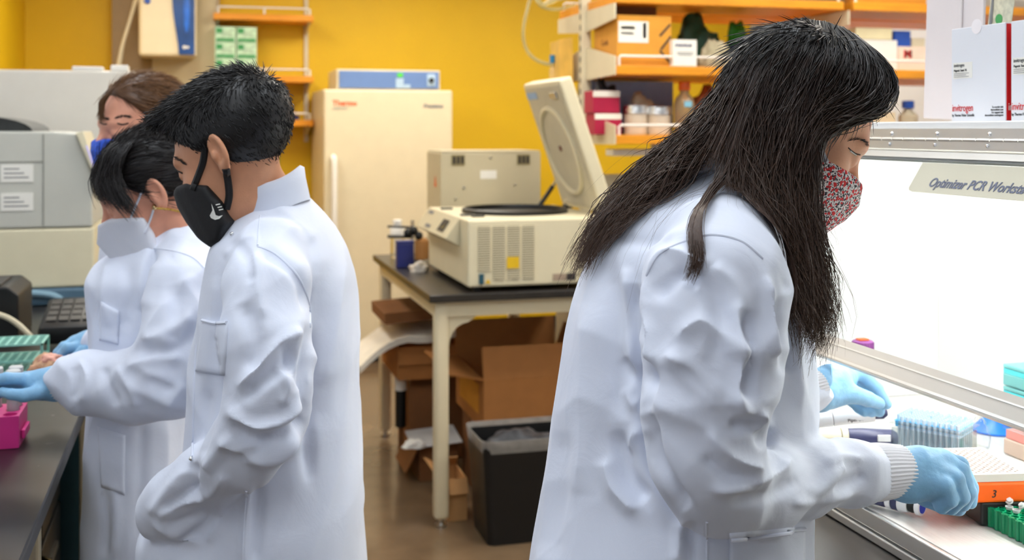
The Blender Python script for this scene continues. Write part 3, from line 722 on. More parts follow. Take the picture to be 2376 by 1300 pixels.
# continuous hinge: two plates, a knuckle and screws
xh = .19
box_part('hinge_plate', M_alu, hd, xh - .004, xh - .0005, .005, HL - .005, 1.524 - .903, 1.541 - .903)
box_part('hinge_plate', M_alu, hd, xh - .004, xh - .0005, .005, HL - .005, 1.506 - .903, 1.5215 - .903)
kn = MB()
n = 40
for k in range(n):
    kn.cyl((xh - .005, .006 + (HL - .012) * k / n, 1.5228 - .903), (xh - .005, .006 + (HL - .012) * (k + .94) / n, 1.5228 - .903), .0028, n=8)
kn.build('hinge_knuckle', M_alu, hd, smooth=True)['kind'] = 'stuff'
for px in (1960, 2070, 2175, 2297):
    for z in (1.532, 1.514):
        u = HU0 + xh - .004; dd_ = F * u / (CT * (px - (0 if z > 1.52 else 5) - 460)); v = (dd_ - u * ST) / CT
        MB().ball((xh - .004, v - HV0, z - .903), (.003, .0042, .0042), 2).build('screw', M_chrome, hd, smooth=True)
# sash frame: top rail, glass, bottom rail
def sash(t, off=0.0):   # t from 0 at the top to 1 at the bottom, off = outward
    a = Vector((.20 - .20 * t, 0, 1.503 - .343 * t - .903)); nrm = Vector((-.343, 0, .20)).normalized()
    return a + nrm * off
def sash_slab(t0, t1, f0, f1, y0, y1):
    a = sash(t0, f0); b_ = sash(t1, f0); c_ = sash(t1, f1); d_ = sash(t0, f1)
    return MB().poly([(p.x, p.z) for p in (a, b_, c_, d_)], y0, y1, 'y')
sash_slab(-.004, .045, -.004, .008, .0, HL).build('sash_top_rail', M_alu, hd)
sash_slab(.046, .054, -.002, .006, .0, HL).build('sash_gasket', mat('grey_gasket', S(120, 122, 120), .5), hd)
sash_slab(.054, .93, 0, .004, .006, HL - .006).build('sash_glass', M_pane, hd)
rl_ = sash_slab(.905, 1.0, -.006, .012, -.002, HL + .002).build('sash_bottom_rail', mat('satin_aluminium', S(206, 200, 190), .38, .35, var=.02), hd)
sash_slab(.932, .938, .0121, .0135, -.002, HL + .002).build('rail_bead', M_alu, rl_)
sash_slab(.985, .995, .0121, .0135, -.002, HL + .002).build('rail_bead', M_alu, rl_)
# name plate stuck on the glass
v0, v1 = 1.645 - HV0, 1.33 - HV0
pb = MB()
a, b_ = sash(.065, .0045), sash(.205, .0045)
r_ = .015
def on_sash(t, y, off=.0045):
    p = sash(t, off); return (p.x, y, p.z)
pts = [on_sash(.065, v0 - .004), on_sash(.065, v1), on_sash(.205, v1), on_sash(.205, v0 - .016 + .004), on_sash(.20, v0 - .004), on_sash(.188, v0)]
vs = [pb.bm.verts.new(p) for p in pts]; f = pb.bm.faces.new(vs)
ex = bmesh.ops.extrude_face_region(pb.bm, geom=[f]); nn = Vector((-.343, 0, .20)).normalized() * .0012
for v in ex['geom']:
    if isinstance(v, bmesh.types.BMVert): v.co += nn
npl = pb.build('name_plate', mat('name_plate_film', S(196, 192, 172), .35, trans=.0, var=.02), hd)
q = Matrix(((0, .2 / .397, -.343 / .397), (-1, 0, 0), (0, .343 / .397, .2 / .397))).to_euler()
tp_ = on_sash(.176, 1.597 - HV0, .0062)
text('lettering', 'Optimizer PCR Workstation', .0235, mat('plate_ink', S(92, 100, 124), .5), npl, tp_, q, depth=.0003, shear=.28, bold=.0004, sx=.93)
# tube lamp under the top
lb = box_part('lamp_housing', M_hoodw, hd, .27, .42, .1, HL - .1, HT - .026 - .903, HT - .021 - .903)
MB().cyl((.345, .12, HT - .036 - .903), (.345, HL - .12, HT - .036 - .903), .0095, n=16).build('lamp_tube', mat('hood_tube_glow', (1.0, 1.0, .97), .5, var=0, emit=HOODLAMP), lb, smooth=True)

# ------------------------------------------------------------------ holed plates
def holed(b, x0, y0, nx, ny, pit, r, zt, zb, m=8, mat_in=0, rim=.0):
    for i in range(nx):
        for j in range(ny):
            cx_, cy_ = x0 + (i + .5) * pit, y0 + (j + .5) * pit; h = pit / 2
            out = []; inn = []; low = []
            for k in range(m):
                a = 2 * math.pi * (k + .5) / m; c, s = math.cos(a), math.sin(a)
                q_ = h / max(abs(c), abs(s)); 
                out.append(b.bm.verts.new((cx_ + c * q_, cy_ + s * q_, zt))); inn.append(b.bm.verts.new((cx_ + c * r, cy_ + s * r, zt))); low.append(b.bm.verts.new((cx_ + c * r * .9, cy_ + s * r * .9, zb)))
            for k in range(m):
                e = (k + 1) % m
                b.bm.faces.new((out[k], out[e], inn[e], inn[k])); b.bm.faces.new((inn[k], inn[e], low[e], low[k]))
            b.bm.faces.new(low)
    return b
# green tube rack
gr = thing('green_tube_rack', 'green tube rack holding open microtubes at the front of the hood', 'rack', (1.137, 1.262, HS + .0005))
M_grn = mat('rack_green', S(0, 146, 96), .35, var=.06, trans=.15, ior=1.2)
M_grn2 = mat('rack_green_dark', S(0, 120, 78), .4, var=.06)
gw, gl_, gh = 6 * .0148, 16 * .0148, .0285
b = MB(); holed(b, 0, 0, 6, 16, .0148, .0057, gh, gh - .02); b.build('hole_plate', M_grn, gr)
b = MB(); b.box(0, gw, 0, .0012, .0, gh - .0003).box(0, gw, gl_ - .0012, gl_, 0, gh - .0003).box(0, .0012, 0, gl_, 0, gh - .0003).box(gw - .0012, gw, 0, gl_, 0, gh - .0003)
for k in range(16): b.cyl((.0014, (k + .5) * .0148, 0), (.0014, (k + .5) * .0148, gh - .0006), .0045, n=8)
b.build('ribbed_wall', M_grn2, gr, smooth=True)
M_tube = mat('tube_white', S(238, 240, 240), .25, var=.02, trans=.25, ior=1.2)
def microtube(loc, rz, lab):
    o = thing('microtube', lab, 'tube', loc, rz, 'microtubes in the green rack')
    MB().lathe([(.0018, -.018), (.0046, -.002), (.0048, .002), (.0058, .0022), (.0058, .0042), (.0044, .0042), (.004, -.001)], n=14, caps=False).build('body', M_tube, o, smooth=True)
    lid = MB(); lid.lathe([(.0054, .0), (.0058, .0006), (.0058, .0024), (.0040, .0026), (.0038, .0056), (.003, .0058)], (0, 0, 0), 14).xf(Matrix.Translation((.0098, 0, .0085)) @ Matrix.Rotation(-.75, 4, 'Y'))
    lid.build('lid', M_tube, o, smooth=True)
    MB().box(.0045, .0068, -.0016, .0016, .0032, .0052).build('hinge', M_tube, o)
    return o
labs = ['open white microtube in the green rack nearest the orange rack', 'open white microtube second from the orange rack', 'open white microtube in the middle of the green rack, left one', 'open white microtube in the middle of the green rack, right one', 'open white microtube nearest the rim of the green rack', 'open white microtube closest to the viewer in the green rack']
for (i, j, rz), lab in zip(((4, 13, .4), (4, 11, -.5), (2, 12, 2.6), (2, 11, .3), (1, 9, .9), (1, 8, -.3)), labs):
    microtube((1.137 + (i + .5) * .0148, 1.262 + (j + .5) * .0148, HS + gh + .0005), rz, lab)
# orange rack with a 96-well plate
ang = math.atan2(-.138, .012) - TH   # long edge runs towards the viewer
pr = thing('plate_rack', 'orange plate rack marked 3 on a black block in the hood', 'rack', (0, 0, 0))
A = c2w(.808 * .944 + .0, 1.923 * .944, 0)
pr.location = (A.x, A.y, HS + .0005); pr.rotation_euler = (0, 0, ang)
PL, PW = .142, .150     # along edge; to the (viewer's) left
# local: +x towards the viewer, -y to the left
M_or = mat('rack_orange', S(244, 96, 10), .4, var=.04)
box_part('black_block', M_black, pr, .03, PL - .004, -.075, -.006, 0, .035, bev=.003)
box_part('rack_body', M_or, pr, 0, PL, -PW, 0, .0355, .066, bev=.004)
text('lettering', '3', .016, M_ink, pr, (PL + .0006, -.062, .044), (math.pi / 2, 0, math.pi / 2), depth=.0003, shear=.2)
wpz = .069
wl_ = thing('well_plate', 'white 96-well plate sitting in the orange rack', 'plate', pr.location + Vector((0, 0, .0665)), ang)
M_plt = mat('plate_white', S(248, 240, 232), .35, var=.01, trans=.2, ior=1.2)
b = MB(); holed(b, .008, -PW + .009, 10, 11, .0126 * .98, .0036, .0115, .004); b.build('wells', M_plt, wl_)
b = MB(); b.box(.002, PL - .002, -PW + .002, -PW + .009, 0, .0112).box(.002, PL - .002, -.0098, -.002, 0, .0112).box(.002, .008, -PW + .009, -.0098, 0, .0112).box(PL - .0105, PL - .002, -PW + .009, -.0098, 0, .0112)
b.build('skirt', M_plt, wl_)
box_part('well_floor', mat('peach_liquid', S(236, 150, 110), .4), wl_, .009, PL - .011, -PW + .01, -.011, .0030, .0037)
# tip box
p1 = cpt(2068, 978, 1.95); p2 = cpt(2228, 1006, 1.873)
ang2 = math.atan2(p2[1] - p1[1], p2[0] - p1[0]) - TH
P1 = c2w(p1[0], p1[1], 0)
tbx = thing('tip_box', 'clear pipette tip box with blue tray behind her wrist', 'tip box', (P1.x, P1.y, HS + .0005), ang2)
TL, TWd, TZ = .118, .082, .086
M_film = pane_mat('box_plastic', (.90, .92, .92), 1.6)
b = MB(); b.box(0, TL, 0, .0015, 0, TZ - .012).box(0, TL, TWd - .0015, TWd, 0, TZ - .012).box(0, .0015, .0016, TWd - .0016, 0, TZ - .012).box(TL - .0015, TL, .0016, TWd - .0016, 0, TZ - .012).box(0, TL, 0, TWd, 0, .0012)
b.build('box', M_film, tbx)
M_btray = mat('tray_blue', S(96, 186, 232), .4, var=.03, trans=.15, ior=1.2)
b = MB(); holed(b, .002, .003, 12, 8, .0095, .0028, TZ, TZ - .01); b.build('tray', M_btray, tbx)
b = MB(); b.box(-.004, TL + .004, -.004, .003, TZ - .005, TZ - .0035).box(-.004, TL + .004, TWd - .003, TWd + .004, TZ - .005, TZ - .0035).box(-.004, .002, .003, TWd - .003, TZ - .005, TZ - .0035).box(TL - .002, TL + .004, .003, TWd - .003, TZ - .005, TZ - .0035)
b.build('rim', M_film, tbx)
M_tip = mat('tip_plastic', S(214, 232, 244), .3, var=.02)
tipme = None
for i in range(12):
    for j in range(8):
        if (i * 5 + j * 3) % 17 == 0: continue
        x, y = .002 + (i + .5) * .0095, .003 + (j + .5) * .0095
        if tipme is None:
            t = MB().lathe([(.0009, -.055), (.0024, -.012), (.0033, .0005), (.0035, .008), (.0030, .0085), (.0026, .0)], n=8, caps=False).build('pipette_tip', M_tip, tbx, smooth=True); tipme = t.data
        else:
            t = link('pipette_tip', tipme, None, tbx)
        t.location = (x, y, TZ)
crumple('clear_wrap', 'crumpled clear wrap beside the tip box', 'wrap', pane_mat('wrap_film', (.95, .95, .93), 1.4), onz(2262, 1052, HS) + Vector((.03, .03, .0005)), .02, .018, .05, 14)
# pipettes
M_pipn = mat('pipette_navy', S(52, 56, 92), .35, var=.03)
M_pipc = mat('pipette_cream', S(226, 220, 196), .4, var=.02)
M_pipw = mat('pipette_white', S(240, 240, 240), .35, var=.01)
def pipette(name, label, A, B, prof_parts):
    A = Vector(A); B = Vector(B); o = thing(name, label, 'pipette', A); d = B - A
    for nm, mm, prof in prof_parts:
        MB().lathe([(r, h * d.length) for r, h in prof], (0, 0, 0), 20, d).build(nm, mm, o, smooth=True)
    return o, d
pA, pB = W(1800, 1012, 2.10), W(2085, 1003, 2.08)
pA.z = pB.z = HS + .0185
o, d = pipette('pipette', 'cream and navy pipette lying behind the gloved left hand', pA, pB, [('nozzle', M_pipc, [(.004, 0), (.005, .25), (.009, .3)]), ('body', M_pipc, [(.014, .3), (.0165, .36), (.0165, .52), (.0145, .53)]), ('collar', M_pipc, [(.0175, .535), (.0175, .585)]), ('handle', M_pipn, [(.0165, .59), (.0175, .7), (.0165, .95), (.012, .985)]), ('button', M_pipw, [(.009, .985), (.009, 1.02)])])
e = d.normalized(); 
ww = MB().box(-.012, .012, -.002, .002, -.006, .006, bev=.001)
ww.xf(Matrix.Translation(d * .86 + Vector((-.016 * ST, -.016 * CT, .004))) @ Matrix.Rotation(-TH, 4, 'Z')).build('volume_window', M_pipw, o)
pA, pB = W(1800, 985, 1.985), W(2058, 957, 1.965)
o, d = pipette('pipette', 'white pipette with navy end pinched by the gloved left hand', pA, pB, [('nozzle', M_pipw, [(.004, 0), (.006, .25), (.010, .3)]), ('body', M_pipw, [(.012, .3), (.014, .36), (.014, .50), (.012, .51)]), ('handle', M_pipw, [(.0135, .515), (.0135, .88)]), ('end_grip', M_pipn, [(.010, .882), (.011, .96), (.006, 1.0)])])
o.location = pA
MB().tube([d * .96, d * .985 + Vector((0, 0, .010)), d * 1.03 + Vector((0, 0, .018))], .004, 8).build('hook', M_pipn, o, smooth=True)
text('lettering', 'Pipet-Lite XLS', .008, M_ink, o, d * .63 + Vector((-.0142 * ST, -.0142 * CT, -.006)), (math.pi / 2, -.1, -TH), depth=.0002)
pA, pB = W(1985, 1128, 1.79), W(2136, 1181, 1.71)
pA.z = HS + .0165; pB.z = HS + .0165
o, d = pipette('pipette', 'navy pipette with blue disc button lying under the gloved right hand', pA, pB, [('handle', M_pipn, [(.010, -.4), (.0145, .0), (.0145, .48), (.013, .5)]), ('window_ring', M_pipw, [(.0148, .52), (.0148, .60)]), ('sleeve', M_pipn, [(.0145, .605), (.0145, .70)]), ('thumb_rest', M_pipw, [(.0150, .705), (.0155, .74), (.013, .84)]), ('neck', M_black, [(.011, .842), (.012, .90), (.0105, .95)]), ('button', M_pipw, [(.0125, .952), (.0135, .96), (.0135, 1.02), (.0125, 1.028)]), ('blue_disc', mat('disc_blue', S(52, 74, 190), .3), [(.0095, 1.0282), (.0095, 1.034)])])
# things at the back of the hood
def tubebottle():
    q = W(2002, 812, 2.3); o = thing('purple_capped_bottle', 'clear bottle with a purple cap seen behind the sash rail', 'bottle', (q.x, q.y, HS + .0005))
    h = 1.10 - HS
    MB().lathe([(.019, 0), (.020, .003), (.020, h - .045), (.017, h - .03)], n=24).build('body', M_film, o, smooth=True)
    c = MB().lathe([(.021, h - .03), (.0215, h - .028), (.0215, h + .004), (.019, h + .006)], n=24).build('cap', mat('cap_purple', S(136, 62, 140), .4, var=.1), o, smooth=True)
    rb = MB()
    for k in range(24):
        a = 2 * math.pi * k / 24; rb.box(-.0008, .0008, -.0008, .0008, h - .027, h + .002, rot=Matrix.Identity(3))
        for v in rb.bm.verts[-8:] if False else []: pass
    rb = MB()
    for k in range(24):
        a = 2 * math.pi * k / 24; rb.cyl((.0216 * math.cos(a), .0216 * math.sin(a), h - .027), (.0216 * math.cos(a), .0216 * math.sin(a), h + .003), .0011, n=6)
    rb.build('cap_ribs', MATS['cap_purple'], c)['kind'] = 'stuff'
    box_part('orange_tape', M_orange, o, -.012, .010, -.008, .008, h + .0062, h + .010, bev=.001)
tubebottle()
q = onz(2305, 1000, HS)
fn = thing('blue_funnel', 'blue funnel standing upside down at the back of the hood', 'funnel', (q.x, q.y, HS + .0005))
MB().lathe([(.042, 0), (.043, .003), (.038, .006), (.022, .022), (.010, .04), (.008, .06)], n=32).build('cone', mat('funnel_blue', S(36, 112, 220), .35), fn, smooth=True)
q = onz(2328, 1052, HS)
pk = thing('pink_tube_box', 'clear box with a pink rack at the back of the hood', 'box', (q.x, q.y - .055, HS + .0005))
box_part('case', mat('frosted_peach', S(240, 214, 196), .3, trans=.3, ior=1.2), pk, 0, .09, 0, .055, 0, .028, bev=.002)
box_part('pink_rack', mat('rack_pink_pale', S(240, 150, 140), .4), pk, .003, .087, .003, .052, .0285, .045, bev=.001)
box_part('case_lid', M_film, pk, -.001, .091, -.001, .056, .0455, .07)
q = onz(2356, 1064, HS)
dg = thing('dark_green_rack', 'dark green tube rack at the right edge of the picture', 'rack', (q.x, q.y - .175, HS + .0005))
b = MB(); holed(b, 0, 0, 5, 9, .0148, .0057, .028, .01); b.build('hole_plate', M_grn2, dg)
b = MB(); b.box(0, .074, 0, .001, 0, .0277).box(0, .001, 0, .1332, 0, .0277).box(.073, .074, 0, .1332, 0, .0277).box(0, .074, .1322, .1332, 0, .0277); b.build('wall', M_grn2, dg)
for k, (zz, lab) in enumerate(((.0, 'clear box at the bottom of the teal tip box stack in the hood'), (.052, 'teal tip box low in the stack behind the glass'), (.095, 'teal tip box on top of the stack behind the glass'))):
    t = thing('teal_tip_box', lab, 'tip box', (1.51, 1.725, HS + .0005 + zz), 0, 'tip boxes stacked in the hood')
    hh = .050 if k == 0 else .041
    box_part('box', M_film if k == 0 else mat('teal_clear', S(150, 226, 226), .3, trans=.4, ior=1.2), t, 0, .08, 0, .12, 0, hh * .55, bev=.002)
    box_part('tray', mat('teal_tray', S(84, 208, 214), .4), t, .001, .079, .001, .119, hh * .56, hh * .8)
    box_part('lid', M_film if k == 0 else MATS['teal_clear'], t, 0, .08, 0, .12, hh * .81, hh, bev=.002)

# ------------------------------------------------------------------ things on top of the hood
def reagent_box(px0, px1, u, lab, low=0.0):
    def vv(px):
        d_ = F * u / (CT * (px - 460.0)); return (d_ - u * ST) / CT
    va, vb = vv(px0), vv(px1)          # va is the far end
    o = thing('reagent_box', lab, 'box', (u, vb, HT + .0005), 0, 'white reagent boxes on the hood')
    L_ = va - vb; hgt = .160; t_ = .07
    box_part('sleeve', mat('box_white', S(226, 228, 234), .45, var=.01), o, 0, t_, .0012, L_, 0, hgt, bev=.001)
    box_part('red_side', mat('box_red', S(214, 20, 24), .4, var=.05), o, .002, t_ - .002, 0, .0010, .001, hgt - .002)
    MB().lathe([(.0125, 0), (.0125, .0006)], (-.0001, L_ * .52, hgt - .0008), 24, axis=(-1, 0, 0)).build('thumb_notch', mat('notch_white', S(246, 240, 242), .5), o)
    lb_ = box_part('label', M_paper, o, -.0008, -.0001, L_ * .60, L_ * .96, hgt * .46, hgt * .63)
    text('lettering', 'invitrogen', .0085, M_ink, lb_, (-.0011, L_ * .945, hgt * .585), SIDE, depth=.0002, sx=.8)
    text('lettering', 'Magnetic Stand -96', .0058, M_ink, lb_, (-.0011, L_ * .945, hgt * .535), SIDE, depth=.0002, sx=.75)
    for k in range(3): box_part('text_line', M_greyink, lb_, -.0011, -.0009, L_ * (.66 + .05 * (k % 2)), L_ * .945, hgt * (.475 + .018 * k), hgt * (.480 + .018 * k))
    text('lettering', 'invitrogen', .0178, M_red, o, (-.0006, L_ * .985, hgt * .108), SIDE, depth=.0002, sx=.76)
    text('lettering', 'by Thermo Fisher Scientific', .0064, M_ink, o, (-.0006, L_ * .985, hgt * .052), SIDE, depth=.0002, sx=.82)
    for k, s_ in enumerate(('To reorder visit', 'thermofisher.com', 'For support visit', 'thermofisher.com/support')):
        text('lettering', s_, .0046, M_ink, o, (-.0006, L_ * .04, hgt * (.135 - .028 * k)), SIDE, depth=.0002, align='RIGHT', sx=.9)
    text('lettering', 'invitrogen', .0178, M_paper, o, (.004, -.0006, hgt * .108), FRONT, depth=.0002, sx=.76)
    return o
reagent_box(2208, 2334, 1.26, 'white reagent box with red side standing before the white board')
reagent_box(2346, 2480, 1.26, 'white reagent box at the right edge of the picture')
bill = MB()
gg = [[bill.bm.verts.new((.004 * math.sin(i * 1.3 + j), -.05 + .10 * i / 6 + .02 * j / 3, .068 * 1.5 * j / 3)) for i in range(7)] for j in range(4)]
bo = thing('dollar_bill', 'folded dollar bill sticking up behind the reagent box', 'banknote', (1.345, 1.668, HT + .0005))
M_bill = mat('bill_paper', S(196, 192, 168), .7, var=.2, scale=90)
def sheet(b, fn, ni, nj, th):
    g_ = [[b.bm.verts.new(fn(i / ni, j / nj)) for i in range(ni + 1)] for j in range(nj + 1)]
    for j in range(nj):
        for i in range(ni): b.bm.faces.new((g_[j][i], g_[j][i + 1], g_[j + 1][i + 1], g_[j + 1][i]))
    ex = bmesh.ops.extrude_face_region(b.bm, geom=list(b.bm.faces))
    for v in ex['geom']:
        if isinstance(v, bmesh.types.BMVert): v.co += Vector(th)
    return b
bill.bm.free()
bfn = lambda s, t: Vector((.004 * math.sin(s * 5 + t * 2), .028 - .066 * s - .022 * t, .10 + .156 * t))
sheet(MB(), bfn, 8, 8, (.0006, 0, 0)).build('note', M_bill, bo, smooth=True)
MB().lathe([(.009, 0), (.009, .0008)], bfn(.55, .50) + Vector((-.0012, 0, 0)), 18, axis=(-1, 0, 0)).build('green_seal', mat('seal_green', S(70, 150, 84), .6), bo)
sheet(MB(), lambda s, t: bfn(.06 + .88 * s, .30 + .05 * t) + Vector((-.0009, 0, 0)), 8, 2, (-.0003, 0, 0)).build('border_print', M_greyink, bo)
sheet(MB(), lambda s, t: bfn(.06 + .1 * s, .36 + .6 * t) + Vector((-.0009, 0, 0)), 2, 8, (-.0003, 0, 0)).build('border_print', M_greyink, bo)
sheet(MB(), lambda s, t: bfn(.12 + .75 * s, .8 + .16 * t) + Vector((-.0009, 0, 0)), 8, 3, (-.0003, 0, 0)).build('border_print', mat('bill_dark', S(120, 120, 104), .7, var=.3, scale=120), bo)
box_part('clip_block', M_putty, bo, -.01, .02, -.03, .03, 0, .12, bev=.002)
brd = thing('plastic_board', 'tall milky plastic board standing on the hood beside white boxes', 'board', (1.362, 1.725, HT + .0005))
M_milky = mat('milky_board', S(232, 224, 224), .3, trans=.15, ior=1.2, var=.02)
MB().box(0, .006, 0, .165, 0, .34, bev=.002, rot=Matrix.Rotation(.05, 3, 'X')).build('panel', M_milky, brd)
MB().box(-.004, -.0005, .055, .068, .001, .335, bev=.0015, rot=Matrix.Rotation(.05, 3, 'X')).build('fold', M_milky, brd)
carton('grey_top_carton', 'grey carton on the top shelf board behind the dollar bill', 'carton', 2268, 2400, 4.66, .3, TOPS[2], .12, mat('grey_card', S(176, 176, 170), .6))

# ------------------------------------------------------------------ left bench
lb2 = thing('side_bench', 'black topped bench with cream legs along the left side', 'bench', (-1.12, .9, 0))
BL = 4.5
box_part('bench_top', M_resin, lb2, 0, .875, 0, BL, .89, .92, bev=.004)
for x in (.03, .825):
    for y in (.04, 1.28, 2.4): box_part('leg', M_cream, lb2, x - .02, x + .02, y - .02, y + .02, 0, .889, bev=.005)
box_part('rail', M_cream, lb2, .80, .84, .061, 1.259, .83, .889)
box_part('rail', M_cream, lb2, .80, .84, 1.301, 2.379, .83, .889)
bc2 = thing('base_cabinet', 'teal blue base cabinet under the far end of left bench', 'cabinet', (-1.1, 3.36, 0))
M_teal = mat('teal_enamel', S(48, 82, 98), .4, var=.04)
box_part('carcass', M_teal, bc2, 0, .82, 0, 1.9, .06, .885)
dq = box_part('door', M_teal, bc2, .821, .838, .05, .9, .1, .86, bev=.003); box_part('handle', M_steel, dq, .839, .85, .1, .2, .7, .72)
dq = box_part('door', M_teal, bc2, .821, .838, .95, 1.85, .1, .86, bev=.003); box_part('handle', M_steel, dq, .839, .85, 1.0, 1.1, .7, .72)
# stool with brass ring
st = thing('lab_stool', 'low round stool with brass ring and tan seat under the bench', 'stool', (-.47, 2.48, 0))
MB().lathe([(.02, .53), (.16, .53), (.17, .545), (.17, .585), (.15, .60), (.02, .602)], n=40).build('seat', mat('tan_vinyl', S(116, 96, 70), .5, var=.06), st, smooth=True)
MB().tube([(.185 * math.cos(a), .185 * math.sin(a), .612) for a in np.linspace(0, 2 * math.pi, 40, endpoint=False)], .010, 8, closed=True).build('ring', mat('brass', (.83, .66, .34), .2, 1.0, var=.03), st, smooth=True)
MB().cyl((0, 0, .06), (0, 0, .529), .024).build('column', M_dark, st, smooth=True)
for k in range(5):
    a = 2 * math.pi * k / 5
    lg = MB().tube([(0, 0, .08), (.14 * math.cos(a), .14 * math.sin(a), .07), (.25 * math.cos(a), .25 * math.sin(a), .04)], .016, 8).build('leg', M_dark, st, smooth=True)
    MB().ball((.25 * math.cos(a), .25 * math.sin(a), .021), .02, 2).build('castor', M_black, lg, smooth=True)
sb = thing('black_drawer_unit', 'black drawer unit standing under the left bench', 'drawer unit', (-1.0, 2.9, 0))
box_part('body', M_black, sb, 0, .62, 0, .42, .03, .78, bev=.006)
for k in range(3):
    dq = box_part('drawer', M_black, sb, .621, .636, .02, .40, .06 + k * .24, .28 + k * .24, bev=.003); box_part('pull', M_steel, dq, .637, .645, .15, .27, .2 + k * .24, .215 + k * .24)

# analyser
an = thing('analyser', 'grey benchtop analyser with dark dome window on left bench', 'analyser', (-1.08, 4.22, .921))
M_an = mat('analyser_grey', S(196, 196, 186), .4, var=.02)
M_an2 = mat('analyser_pale', S(222, 214, 184), .4, var=.02)
box_part('base', mat('analyser_blue', S(84, 112, 132), .4, var=.04), an, .0, .74, .0, .6, 0, .06, bev=.01)
MB().tube(spline([(.18, -.012, .045), (.46, -.012, .05), (.58, -.016, .04), (.62, -.016, .018)]), .012, 8).build('carry_handle', mat('pale_blue_plastic', S(130, 164, 182), .4), an, smooth=True)
box_part('lower_case', M_an2, an, .0, .725, .005, .58, .062, .27, bev=.008)
MB().poly([(.0, .272), (.72, .272), (.72, .45), (.70, .52), (.665, .605), (.58, .612), (.0, .612)], .005, .56, 'y', bev=.008).build('upper_case', M_an, an)
MB().poly([(.10, .615)] + [(.31 + .21 * math.cos(t) * 1.0, .612 + .055 * math.sin(t)) for t in np.linspace(math.pi, 0, 14)], .02, .5, 'y').build('dome_window', mat('dark_window', S(44, 46, 44), .15, var=.3, scale=30), an)
box_part('seam', mat('seam_grey', S(140, 140, 132), .6), an, .555, .559, .003, .0045, .28, .60)
box_part('seam', mat('seam_grey', S(140, 140, 132), .6), an, .02, .555, .003, .0045, .503, .507)
for z in (.435, .335):
    s_ = box_part('sticker', M_paper, an, .42, .525, .002, .0045, z, z + .062)
    for k in range(3): box_part('text_line', M_greyink, s_, .43, .51 - .015 * k, .0012, .0018, z + .014 + .015 * k, z + .018 + .015 * k)
MB().poly([(.665, .606), (.70, .52), (.745, .40), (.755, .42), (.715, .54), (.69, .612)], -.02, .3, 'y', bev=.003).build('screen_bezel', M_an2, an)
MB().poly([(.700, .56), (.742, .43), (.745, .432), (.703, .563)], -.024, -.0203, 'y').build('screen', mat('lilac_screen', S(190, 180, 240), .3, emit=.5), an)
# tall white cabinet behind
wc2 = thing('white_cabinet', 'tall white equipment cabinet standing behind the grey analyser', 'cabinet', (-1.12, 4.90, .921))
box_part('case', mat('cabinet_white', S(226, 222, 212), .4, var=.02), wc2, 0, .87, 0, .45, 0, .86, bev=.01)
box_part('top_trim', M_white, wc2, .62, .74, .02, .1, .861, .878, bev=.004); box_part('top_trim', M_white, wc2, .77, .84, .02, .1, .861, .885, bev=.004)
# black equipment, racks
bx = thing('black_device', 'black boxy device with sloped top at the left edge', 'device', (-.83, 3.50, .921))
MB().poly([(0, 0), (0, .165), (.30, .165), (.33, .14), (.33, 0)], 0, .28, 'y', bev=.006).build('body', M_black, bx)
box_part('panel', M_dark, bx, .02, .28, .02, .22, .166, .170)
MB().tube(spline([(.05, -.05, .08), (.18, -.06, .11), (.30, -.06, .09), (.37, -.06, .03), (.38, -.06, .005)]), .008, 8).build('cable', M_putty, bx, smooth=True)
kb = thing('keypad_case', 'black padded case with keypad behind the teal rack', 'keypad', (-.44, 3.42, .921))
MB().box(0, .20, 0, .26, 0, .06, bev=.02, rot=Matrix.Rotation(.2, 3, 'X')).build('case', M_black, kb, smooth=True)
for i in range(5):
    for j in range(4):
        MB().box(.02 + i * .033, .046 + i * .033, .04 + j * .045, .075 + j * .045, .0605, .065, rot=Matrix.Rotation(.2, 3, 'X')).build('key', M_dark, kb)
def grid_rack(name, label, loc, rz, w, d, zs_, nx, ny, m, th=.0065):
    o = thing(name, label, 'rack', loc, rz)
    for z in zs_:
        b = MB(); b.box(0, w, 0, th, z - .004, z).box(0, w, d - th, d, z - .004, z)
        for i in range(nx + 1): b.box(i * (w - th) / nx, i * (w - th) / nx + th, th, d - th, z - .0035, z - .0003)
        for j in range(1, ny): b.box(0, w, j * d / ny, j * d / ny + th, z - .0038, z - .0006)
        b.build('tier', m, o)
    for x in (0, w - .006):
        for y in (0, d - .006): box_part('post', m, o, x, x + .006, y, y + .006, 0, zs_[-1])
    return o
q = onz(100, 868, .921)
M_trk = mat('rack_teal', S(140, 200, 186), .4, var=.05)
grid_rack('teal_wire_rack', 'teal two-tier test tube rack beyond the gloved hand', (q.x - .26, q.y - .0, .921), 0, .26, .13, (.008, .035, .077), 12, 5, M_trk)
